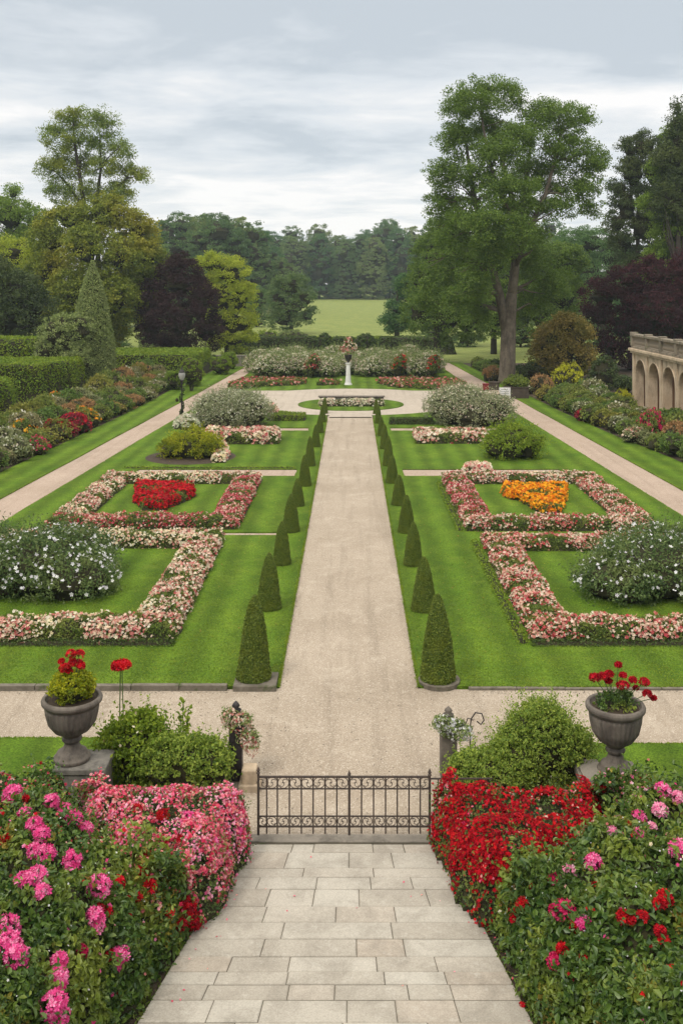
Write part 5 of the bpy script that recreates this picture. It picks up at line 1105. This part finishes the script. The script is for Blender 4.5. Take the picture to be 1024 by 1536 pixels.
# single tall red flower
a = at(182, 999, 18.4); p = thing('tall_flower', 'single flat red flower head on two long stems beside the left urn', 'flower', (a[0], a[1], 0))
g = Geo(); g.tube([(-.06, 0, 0), (-.03, 0, .9), (-.012, 0, a[2])], .011, 6); g.tube([(.02, 0, 0), (.04, 0, 1.1), (.015, 0, a[2])], .010, 6); g.build('stem', M['stem'], p)
g = Geo(); head_mesh(g, (0, 0, a[2] + .02), .17, 170, .045, squash=.3); g.build('flower_head', P_['red'], p)

# gate ------------------------------------------------------------------------
GY = 16.36; q_ = GY / FOC; gx = lambda px: (px - 526) * q_; gz = lambda py: (1259 - py) * q_ + .0
def scroll(r):
    g = Geo(); A = np.linspace(0, 2 * PI, 19); g.tube([(r * math.cos(a), 0, r * math.sin(a)) for a in A], .007, 5)
    for s in (1, -1):
        T = np.linspace(0, 1, 16); g.tube([(s * r * .55 * (1 - .75 * t) * math.cos(4.6 * t + .5) + s * r * .2, 0, s * r * .55 * (1 - .75 * t) * math.sin(4.6 * t + .5) + s * r * .18) for t in T], .006, 5)
    return g
def leaf(label, x0, x1, bars, posts):
    t = thing('iron_gate', label, 'gate', (gx(x0), GY, 0)); X0 = gx(x0)
    for pz, r in ((1169, .014), (1187, .009), (1228, .009), (1243.5, .012)): Geo().box((gx(x0) - X0, -r, gz(pz) - r), (gx(x1) - X0, r, gz(pz) + r)).build('rail', M['iron'], t)
    for b in bars: Geo().tube([(gx(b) - X0, 0, gz(1254)), (gx(b) - X0, 0, gz(1169))], .0125, 8).build('bar', M['iron'], t)
    zc = (gz(1228) + gz(1243.5)) / 2; r1 = (gz(1228) - gz(1243.5)) / 2 - .008; zc2 = (gz(1169) + gz(1187)) / 2; r2 = (gz(1169) - gz(1187)) / 2 - .008
    s1 = scroll(r1); s2 = scroll(r2); m1 = m2 = None; ed = sorted(bars + [x0, x1])
    for a, b in zip(ed[:-1], ed[1:]):
        if b - a < 9: continue
        c = (gx(a) + gx(b)) / 2 - X0
        for zz, s, tag_ in ((zc, s1, 1), (zc2, s2, 2)):
            mm = m1 if tag_ == 1 else m2
            if mm is None: o = s.build('scroll', M['iron'], t); (m1, m2) = (o, m2) if tag_ == 1 else (m1, o)
            else: o = mm.copy(); C.objects.link(o); o.parent = t
            o.location = (c, 0, zz); o.scale = (rng.choice([-1, 1]), 1, 1)
    for px, top in posts:
        X = gx(px) - X0; Z = gz(top); Geo().tube([(X, 0, .0), (X, 0, Z - .1)], .021, 10).build('stile', M['iron'], t)
        Geo().lathe([(.03, Z - .1), (.032, Z - .085), (.018, Z - .07), (.03, Z - .045), (.018, Z - .015), (.003, Z + .02)], 12, X, 0).build('finial', M['iron'], t)
leaf('left leaf of the low scrolled iron gate across the paved path', 387.5, 522, [400, 416, 434, 452, 469.6, 487.6, 505], [(387.5, 1155)])
leaf('right leaf of the low scrolled iron gate with the tall centre stile', 523.6, 644, [542, 560, 578, 595.5, 613, 630], [(523.6, 1161), (644, 1158)])
fe = thing('iron_fence', 'short iron rail running from the gate behind the red roses', 'fence', (gx(646), GY + .02, 0))
for z in (.93, .16): Geo().box((0, -.01, z), (1.0, .01, z + .022)).build('rail', M['iron'], fe)
for k in range(5): Geo().tube([(.12 + k * .2, 0, 0), (.12 + k * .2, 0, .93)], .01, 6).build('bar', M['iron'], fe)

# gate piers with finials and trailing flowers
def bollard(label, x, y, H, mat, w):
    t = thing('gate_post', label, 'post', (x, y, 0))
    Geo().box((-w, -w, -.02), (w, w, H * .66)).build('shaft', mat, t, bevel=.02)
    Geo().lathe([(w * 1.25, H * .662), (w * 1.25, H * .7), (w * .9, H * .73), (w * .95, H * .8), (w * .55, H * .86), (.02, H * .87)], 20).build('cap', mat, t, smooth=True)
    Geo().lathe([(.09, H * .872), (.1, H * .89), (.045, H * .91), (.075, H * .94), (.05, H * .97), (.01, H)], 16).build('finial', mat, t, smooth=True); return t
bollard('dark iron gate post with pointed finial left of the gate', -2.10, 18.3, 1.42, M['darkiron'], .12)
bollard('brown stone gate post with rounded finial right of the gate', 1.79, 18.4, 1.28, M['urnstone'], .15)
def trailing(label, x, y, z, lb, pal, n, leafm):
    t = thing('trailing_flowers', label, 'flowers', (x, y, z)); g = Geo(); crown(g, lb, 130, 16, .09, .045); g.build('foliage', M[leafm], t)
    g = Geo(); P, N = sample_lobes(lb, n, .85, .9); g.rosettes(P, N, .022, 5, 1, .3); tag(g.build('blossoms', P_[pal], t), kind='stuff')
trailing('pale pink and white flowers trailing over the dark gate post at left', -2.08, 18.22, .6, [(-.12, 0, .55, .16, .14, .18), (.06, 0, .45, .22, .16, .2), (.2, .0, .18, .18, .14, .22), (.28, 0, 0, .14, .12, .16)], 'palepink', 900, 'greyleaf')
trailing('tiny white flowers trailing over the stone gate post at right', 1.80, 18.3, .6, [(-.08, 0, .38, .2, .16, .18), (.1, 0, .28, .2, .16, .2), (.28, .02, .22, .16, .14, .14)], 'white', 700, 'greyleaf')
t = thing('iron_ornament', 'curled dark iron ornament among white flowers beside the right gate post', 'ornament', (2.2, 18.5, 0)); g = Geo()
g.tube([(0, 0, 0), (.0, 0, .8), (.02, 0, 1.0), (.1, 0, 1.12), (.22, 0, 1.1), (.26, 0, .98), (.2, 0, .9), (.13, 0, .96)], .013, 6); g.tube([(0, 0, .7), (-.1, 0, .85), (-.04, 0, 1.02), (.06, 0, .98)], .011, 6); g.build('scrollwork', M['darkiron'], t)
t = thing('stone_block', 'pale stacked stone block beside the dark gate post at left', 'stone block', (-1.82, 18.0, 0))
Geo().box((-.13, -.16, -.01), (.13, .16, .36)).build('upper_block', M['limestone'], t, bevel=.02); Geo().box((-.18, -.22, -.02), (.2, .2, .12)).build('base_block', M['limestone'], t, bevel=.02)

# green shrubs behind the rose beds
shrub('leafy_shrub', 'light green leafy shrub with upright sprigs beside the left urn', -3.9, 18.1, [(0, 0, .6, .6, .5, .6), (-.3, .1, .5, .4, .4, .5), (.4, -.1, .45, .45, .4, .5), (.1, .1, .95, .3, .3, .35)], 'brightleaf', 420, 26, .14, .075, hi=True, core=.7, sh=150, shl=.32, flowers='cream', fd=60, fR=.03, fz=.8)
shrub('leafy_shrub', 'dense green shrub between the left urn shrub and the dark gate post', -2.9, 17.75, [(0, 0, .5, .6, .45, .5), (.4, .0, .5, .4, .4, .48), (-.4, 0, .5, .45, .4, .5)], 'featherleaf', 460, 28, .13, .06, hi=True, core=.75, sh=160, shl=.25)
t = thing('leafy_sprig', 'single upright leafy sprig above the dense shrub left of the gate', 'plant', (-3.05, 18.2, 0)); g = Geo(); S = []
for dx, h in ((0, 1.5), (.1, 1.32), (-.05, 1.2)):
    pts = [(dx * .2, 0, .3), (dx * .6, 0, h * .6), (dx, 0, h)]; g.tube(pts, .008, 5); S += [(dx * (.3 + .7 * u), 0, .3 + (h - .3) * u) for u in np.linspace(.4, 1, 14)]
g.build('stem', M['stem'], t); S = np.array(S); P = np.repeat(S, 3, 0) + rng.normal(0, .03, (len(S) * 3, 3)); g = Geo(); g.leaves(P, U(rng.normal(size=P.shape) + [0, 0, 1]), .085, .045, 1, hi=True); g.build('leaves', M['brightleaf'], t)
shrub('feathery_shrub', 'large feathery light green shrub beside the right urn', 3.3, 17.95, [(.1, 0, .8, .65, .6, .75), (-.2, 0, .55, .55, .5, .55), (.55, 0, .6, .55, .5, .6), (.12, 0, 1.1, .35, .35, .42)], 'featherleaf', 700, 34, .12, .05, hi=True, core=.7, sh=420, shl=.38)
shrub('feathery_shrub', 'lower spreading green shrub between the right gate post and the feathery shrub', 2.45, 17.5, [(0, 0, .45, .6, .5, .45), (.4, .1, .55, .45, .4, .5), (-.35, .1, .4, .4, .4, .4)], 'featherleaf', 460, 32, .12, .055, hi=True, core=.75, sh=220, shl=.25)

# ------------------------------------------------------------------ foreground rose and geranium beds
def bush(name, label, poly, h, leafm, leafd, L, edge, amp, R, small, bigs, seed, wob=.11, hi=True, cat='bush'):
    """small: (palette, count, radius, zone fn); bigs: (px, py, r, palette)"""
    root = thing(name, label, cat, (0, 0, 0)); m = Mass(poly, h, edge, amp, R, seed, wob); c = m.p.mean(0); root.location = (c[0], c[1], 0); off = np.array([c[0], c[1], 0])
    g = Geo(); m.core(g, .09, .13); hm = float(np.mean(m.base(m.p[:, 0], m.p[:, 1]))); ar = m.area + m.len.sum() * hm
    P, N = m.sample(int(leafd * ar * 2), 1.3, .12)
    vis = (np.abs((P[:, 0]) * FOC / P[:, 1] + 14) < 640) & (P[:, 1] > 7.5); P, N = P[vis], N[vis]   # leaves beyond the field of view thinned below
    P = P + rng.normal(0, .035, P.shape) + N * (rng.random((len(P), 1)) ** 3 * .08)
    P[:, 2] = np.maximum(P[:, 2], .02); g.leaves(P, U(N + [0, 0, .4]), L, L * .62, .9, hi=hi, jit=.45)
    P, N = m.sample(int(ar * (24 if leafm == 'broadleaf' else 26)), 1.2, 0); shoots(g, P, N, .3 if leafm == 'broadleaf' else .18, L * .8, 9)
    P, N = m.sample(int(ar * 420), 1.0, .05); k = (np.sin(P[:, 0] * 3.7 + seed) * np.sin(P[:, 1] * 3.1 + seed * 2) + .5 * np.sin(P[:, 0] * 8 + P[:, 2] * 5)) > .72; P, N = P[k], N[k]
    g.leaves(P + N * .05, U(N + [0, 0, .5]), L * .75, L * .45, .9, hi=True, m=1)
    for q in g.V: q -= off
    g.build('foliage', [M[leafm], M['newgrowth']], root)
    for pal, n, r, zf in small:
        P, N = m.sample(n * 4, 1.5, 0)
        wl_ = N[:, 2] < .55; casc = np.sin((P[:, 0] * 1.3 + P[:, 1]) * 8.5 + seed) + .5 * np.sin((P[:, 0] - P[:, 1]) * 17) > .15
        k = ~wl_ | ((P[:, 2] > .3) & casc) | (rng.random(len(P)) < .12); P, N = P[k], N[k]
        if zf is not None: k = rng.random(len(P)) < zf(P); P, N = P[k], N[k]
        P, N = P[:n * 2], N[:n * 2]; g = Geo(); g.rosettes(P + N * rng.uniform(.02, .09, (len(P), 1)) - off, U(N + [0, -.15, .3]), r, 5, 2, .3, 1.5); tag(g.build('blossoms', P_[pal], root), kind='stuff')
    for px, py, r, pal in bigs:
        p = m.hit(px, py)
        if p is None: continue
        e = .05; xs_ = np.array([p[0], p[0] + e, p[0]]); ys_ = np.array([p[1], p[1], p[1] + e]); hh = m.H(xs_, ys_); n_ = U(np.array([-(hh[1] - hh[0]) / e, -(hh[2] - hh[0]) / e, 1.]).clip(-2, 2))
        g = Geo(); head_mesh(g, (0, 0, 0), r, int(70 * (r / .1) ** 1.3) + 14, .036 if r > .07 else .028, layers=1); o = g.build('flower_head', P_[pal], root); o.location = tuple(p + n_ * (r * .45) - off)
        g.V = []
    return root, m
def near(pts, rad):
    A = np.array([G(a, b, 1.1) for a, b in pts])
    return lambda P: np.clip(1.4 * np.exp(-np.min((P[:, None, 0] - A[:, 0]) ** 2 + (P[:, None, 1] - A[:, 1]) ** 2, 1) / rad ** 2), 0, 1)
clumpf = lambda s1, th: (lambda P: ((np.sin(P[:, 0] * 6.1 + P[:, 2] * 2 + s1) * np.sin(P[:, 1] * 4.3 + s1 * 2) + .7 * np.sin(P[:, 0] * 11 + P[:, 2] * 9 + s1) * np.sin(P[:, 1] * 9 - P[:, 2] * 7)) > th).astype(float) * .95 + .04)
PK = [(-1.62, 16.12), (-1.72, 15.2), (-1.95, 14.4), (-2.2, 13.9), (-3.0, 14.1), (-4.0, 15.0), (-4.4, 16.15)]
bush('pink_rose_bush', 'mass of small pink roses cascading toward the left end of the gate', PK, 1.04, 'roseleaf', 360, .05, .4, .26, .42,
     [('rosepink', 3300, .024, clumpf(.4, -.3)), ('lightpink', 2000, .022, clumpf(5.1, .0)), ('deeppink', 1500, .022, clumpf(2.1, .2)), ('cream', 500, .014, None)],
     [(560 / 2, 1230, .09, 'hotpink'), (283, 1243, .08, 'rosepink'), (281, 1285, .075, 'rosepink'), (300, 1240, .07, 'rosepink'), (268, 1262, .07, 'crimson'), (245, 1225, .08, 'red'), (250, 1262, .07, 'red'), (205, 1217, .07, 'red'), (298, 1275, .06, 'rosepink'), (318, 1265, .06, 'hotpink'),
      (262, 1318, .09, 'crimson'), (275, 1312, .08, 'red'), (302, 1310, .06, 'rosepink'), (325, 1240, .06, 'rosepink'), (335, 1285, .06, 'hotpink'), (355, 1250, .06, 'hotpink'), (372, 1235, .06, 'magenta'), (345, 1215, .06, 'rosepink')], 3)
hA = lambda x, y: np.interp(y, [7, 10, 12.5, 14, 16.3], [1.75, 1.65, 1.45, 1.3, 1.25]) + .12 * np.clip((-2.9 - x) / 1.5, 0, 1)
PA = [(-2.3, 13.95), (-2.5, 13.1), (-2.62, 12.5), (-3.08, 11.2), (-3.42, 9.7), (-3.6, 7.5), (-3.7, 6.5), (-8, 6.5), (-8, 16.25), (-4.45, 16.2), (-4.05, 15.1), (-3.05, 14.2)]
LP = [(52, 1245, .13), (39, 1226, .11), (62, 1257, .12), (68, 1285, .13), (52, 1280, .1), (75, 1207, .12), (92, 1220, .12), (107, 1234, .13), (125, 1250, .12), (112, 1297, .14), (181, 1234, .15), (55, 1322, .14), (36, 1325, .1), (66, 1342, .1), (145, 1336, .17), (136, 1380, .14), (140, 1392, .11),
      (10, 1402, .17), (10, 1425, .16), (25, 1444, .15), (178, 1434, .12), (176, 1447, .09), (80, 1472, .14), (86, 1445, .1), (72, 1510, .17), (80, 1530, .15), (64, 1159, .14), (20, 1198, .16), (18, 1155, .09), (75, 1140, .08), (82, 1130, .07), (110, 1290, .11), (158, 1220, .06), (40, 1165, .08)]
LR = [(157, 1252, .1), (145, 1254, .08), (165, 1258, .09), (172, 1330, .12), (215, 1290, .1), (207, 1287, .08), (222, 1292, .09), (223, 1332, .1), (212, 1308, .1), (220, 1312, .08), (205, 1347, .08), (130, 1193, .09), (118, 1187, .08), (142, 1197, .08), (252, 1372, .08), (40, 1200, .05), (5, 1262, .06), (12, 1258, .05), (190, 1350, .05), (100, 1185, .06), (70, 1180, .06), (205, 1240, .05)]
LM = [(115, 1176, .1), (117, 1432, .09), (275, 1362, .14), (279, 1376, .14), (284, 1391, .14), (286, 1406, .13), (288, 1418, .10), (268, 1388, .1), (163, 1436, .07), (160, 1370, .07), (148, 1365, .06)]
bush('flowering_bush', 'large green bush with big pink and red flower clusters at the lower left', PA, hA, 'broadleaf', 440, .085, .95, .75, .7,
     [('white', 260, .013, None), ('rosepink', 1500, .026, near([(150, 1200), (200, 1215), (30, 1190), (100, 1190), (220, 1240)], 1.0)), ('hotpink', 500, .03, clumpf(2, .75)), ('red', 420, .028, clumpf(6, .8)), ('salmon', 900, .024, near([(130, 1260), (60, 1200), (180, 1200)], 1.0))],
     [(a, b, r * .86, 'hotpink') for a, b, r in LP] + [(a, b, r * .8, 'red') for a, b, r in LR] + [(a, b, r * .86, 'magenta' if i < 2 else 'crimson') for i, (a, b, r) in enumerate(LM)], 5)
PR = [(1.36, 16.12), (1.46, 15.3), (1.66, 14.6), (1.9, 14.1), (2.6, 14.0), (3.3, 14.5), (3.9, 15.1), (4.0, 16.15)]
bush('red_rose_bush', 'mass of small scarlet roses by the right end of the gate', PR, 1.02, 'roseleaf', 360, .05, .4, .28, .42,
     [('red', 3400, .026, clumpf(1.1, -.3)), ('crimson', 4200, .025, clumpf(3.1, -.1)), ('rosepink', 260, .02, clumpf(4, .2)), ('deeppink', 200, .022, None)],
     [(685, 1305 - 8, .07, 'crimson'), (647, 1242, .07, 'red'), (649, 1243, .06, 'red'), (686, 1250, .08, 'red'), (690, 1188, .09, 'red'), (700, 1178, .08, 'red'), (725, 1177, .07, 'red'), (660, 1195, .07, 'red'), (727, 1237, .06, 'red'), (712, 1310, .06, 'crimson'), (700, 1240, .05, 'magenta')], 8)
hB = lambda x, y: np.interp(y, [7, 10, 12.5, 14, 16.3], [1.75, 1.6, 1.4, 1.25, 1.2]) + .12 * np.clip((x - 2.9) / 1.5, 0, 1)
PB = [(2.0, 14.1), (2.14, 13.2), (2.35, 12.4), (2.62, 11.3), (2.85, 10), (3.1, 8.5), (3.3, 6.5), (8.5, 6.5), (8.5, 16.2), (4.05, 16.2), (3.95, 15.2), (3.35, 14.6), (2.65, 14.1)]
RP = [(757, 1297, .1, 'hotpink'), (742, 1329, .11, 'hotpink'), (729, 1308, .08, 'magenta'), (822, 1221, .12, 'hotpink'), (837, 1207, .13, 'lightpink'), (810, 1226, .1, 'hotpink'), (857, 1198, .12, 'lightpink'), (832, 1322, .09, 'magenta'), (857, 1312, .11, 'lightpink'), (893, 1297, .13, 'hotpink'), (958, 1232, .13, 'hotpink'), (954, 1254, .09, 'hotpink'),
      (987, 1219, .13, 'lightpink'), (1018, 1282, .17, 'hotpink'), (848, 1376, .17, 'magenta'), (840, 1372, .13, 'magenta'), (879, 1388, .1, 'hotpink'), (837, 1445, .12, 'magenta'), (727, 1352, .07, 'crimson'), (877, 1176, .15, 'hotpink'), (938, 1172, .15, 'lightpink'), (909, 1184, .11, 'lightpink'), (991, 1190, .13, 'hotpink'), (1014, 1202, .12, 'lightpink'), (929, 1203, .08, 'lightpink'), (794, 1237, .1, 'hotpink'), (917, 1250, .07, 'lightpink'), (975, 1243, .08, 'lightpink')]
RR = [(787, 1360, .1), (780, 1366, .07), (772, 1380, .07), (862, 1395, .08), (875, 1392, .08), (937, 1377, .1), (945, 1382, .07), (962, 1376, .08), (992, 1353, .12), (985, 1358, .09), (987, 1398, .08), (992, 1411, .08), (846, 1428, .09), (842, 1434, .06), (1007, 1464, .09), (877, 1441, .06), (891, 1332, .06), (977, 1171, .12), (1012, 1167, .11), (1002, 1172, .09), (692, 1345, .05), (800, 1330, .05), (800, 1462, .05)]
bush('flowering_bush', 'large dark leaved bush with round pink flower heads at the lower right', PB, hB, 'broadleaf', 440, .095, .95, .75, .7,
     [('white', 320, .013, None), ('salmon', 900, .026, near([(900, 1180), (990, 1180), (850, 1230)], 1.0)), ('lightpink', 900, .028, near([(860, 1190), (940, 1185), (1000, 1200)], .8)), ('hotpink', 420, .03, clumpf(2, .75)), ('red', 420, .028, clumpf(6, .8)), ('cream', 300, .024, near([(780, 1290), (830, 1260), (1000, 1300)], .7))],
     [(a, b, r * .8, q) for a, b, r, q in RP] + [(a, b, r * .8, 'red') for a, b, r in RR], 9)
g = Geo(); head_mesh(g, (0, 0, .0), .035, 24, .022, squash=.5); x, y = G(783, 1511); o = g.build('fallen_flower', P_['red']); o.location = (x, y, .035); tag(o, 'single red blossom fallen on the soil at the right paving edge', 'fallen blossom')
for o in list(bpy.data.objects):
    if o.get('group', 1) == '': del o['group']

t = NT('haze'); v = t.n('ShaderNodeVolumePrincipled'); v.inputs['Color'].default_value = (.74, .86, 1.0, 1); v.inputs['Density'].default_value = .00024; v.inputs['Anisotropy'].default_value = .1
t.l(v.outputs[0], t.out.inputs['Volume'])
tag(Geo().box((-420, -40, -1.2), (420, 640, 60)).build('haze', t.m), kind='stuff', label='thin even haze in the air over the garden and meadow', cat='haze')

def litter():
    g = Geo(); n = 2600; e = rng.random(n); side = rng.integers(0, 4, n); y = np.where(side < 2, rng.uniform(22.4, 50, n), np.where(side == 2, rng.uniform(16.6, 22.2, n), rng.uniform(22.1, 22.3, n)))
    x = np.where(side == 0, -1.66 + rng.exponential(.06, n), np.where(side == 1, 1.58 - rng.exponential(.06, n), np.where(side == 2, rng.uniform(-5, 5, n), rng.uniform(2.7, 12, n) * rng.choice([-1, 1], n))))
    r = rng.uniform(.008, .02, n); D = np.array([[1, 0, 0], [-.3, .9, 0], [-.6, -.8, 0], [0, 0, .8]]); V = np.stack([x, y, np.full(n, .004)], 1)[:, None] + D[None] * r[:, None, None]
    F = (np.arange(n)[:, None, None] * 4 + np.array([[0, 1, 3], [1, 2, 3], [2, 0, 3]])[None]).reshape(-1, 3); g.add(V.reshape(-1, 3), F, np.repeat(rng.random(n), 4))
    tag(g.build('loose_stones', M['wallstone']), kind='stuff', label='loose stones scattered over the gravel and its edges', cat='stones')
    g = Geo(); n = 500; P = np.stack([rng.uniform(-3.2, 3.2, n), rng.uniform(9, 16, n), np.full(n, .036)], 1); ex = np.interp(P[:, 1], [8, 12.2, 16.3], [3.5, 2.6, 1.66]); k = rng.random(n) < np.clip((np.abs(P[:, 0]) / ex) ** 4, .06, 1); P = P[k]
    g.leaves(P, np.tile([0, 0, 3.], (len(P), 1)), .035, .022, .9); tag(g.build('fallen_petals', P_['rosepink']), kind='stuff', label='fallen pink petals along the paving edges', cat='petals')
litter()

def lawn_litter():
    g = Geo(); n = 1500; sd = rng.choice([-1, 1], n); P = np.stack([sd * rng.uniform(1.7, 13, n), rng.uniform(22.6, 62, n), np.full(n, .062)], 1)
    g.leaves(P, np.tile([0, 0, 2.5], (n, 1)), .05, .035, .9); tag(g.build('fallen_leaves', M['newgrowth']), kind='stuff', label='scattered fallen leaves and petals on the lawns', cat='leaves')
    g = Geo(); n = 60000; sd = rng.choice([-1, 1], n); y = 22.45 + rng.exponential(5, n); P = np.stack([sd * rng.uniform(1.6, 11.5, n), y, np.full(n, .055)], 1); P = P[(y < 45)]
    g.leaves(P, np.tile([0, 0, .3], (len(P), 1)), .05, .014, .5); tag(g.build('grass_blades', M['boxhedge']), kind='stuff', label='short grass blades standing in the near lawns', cat='grass')
lawn_litter()
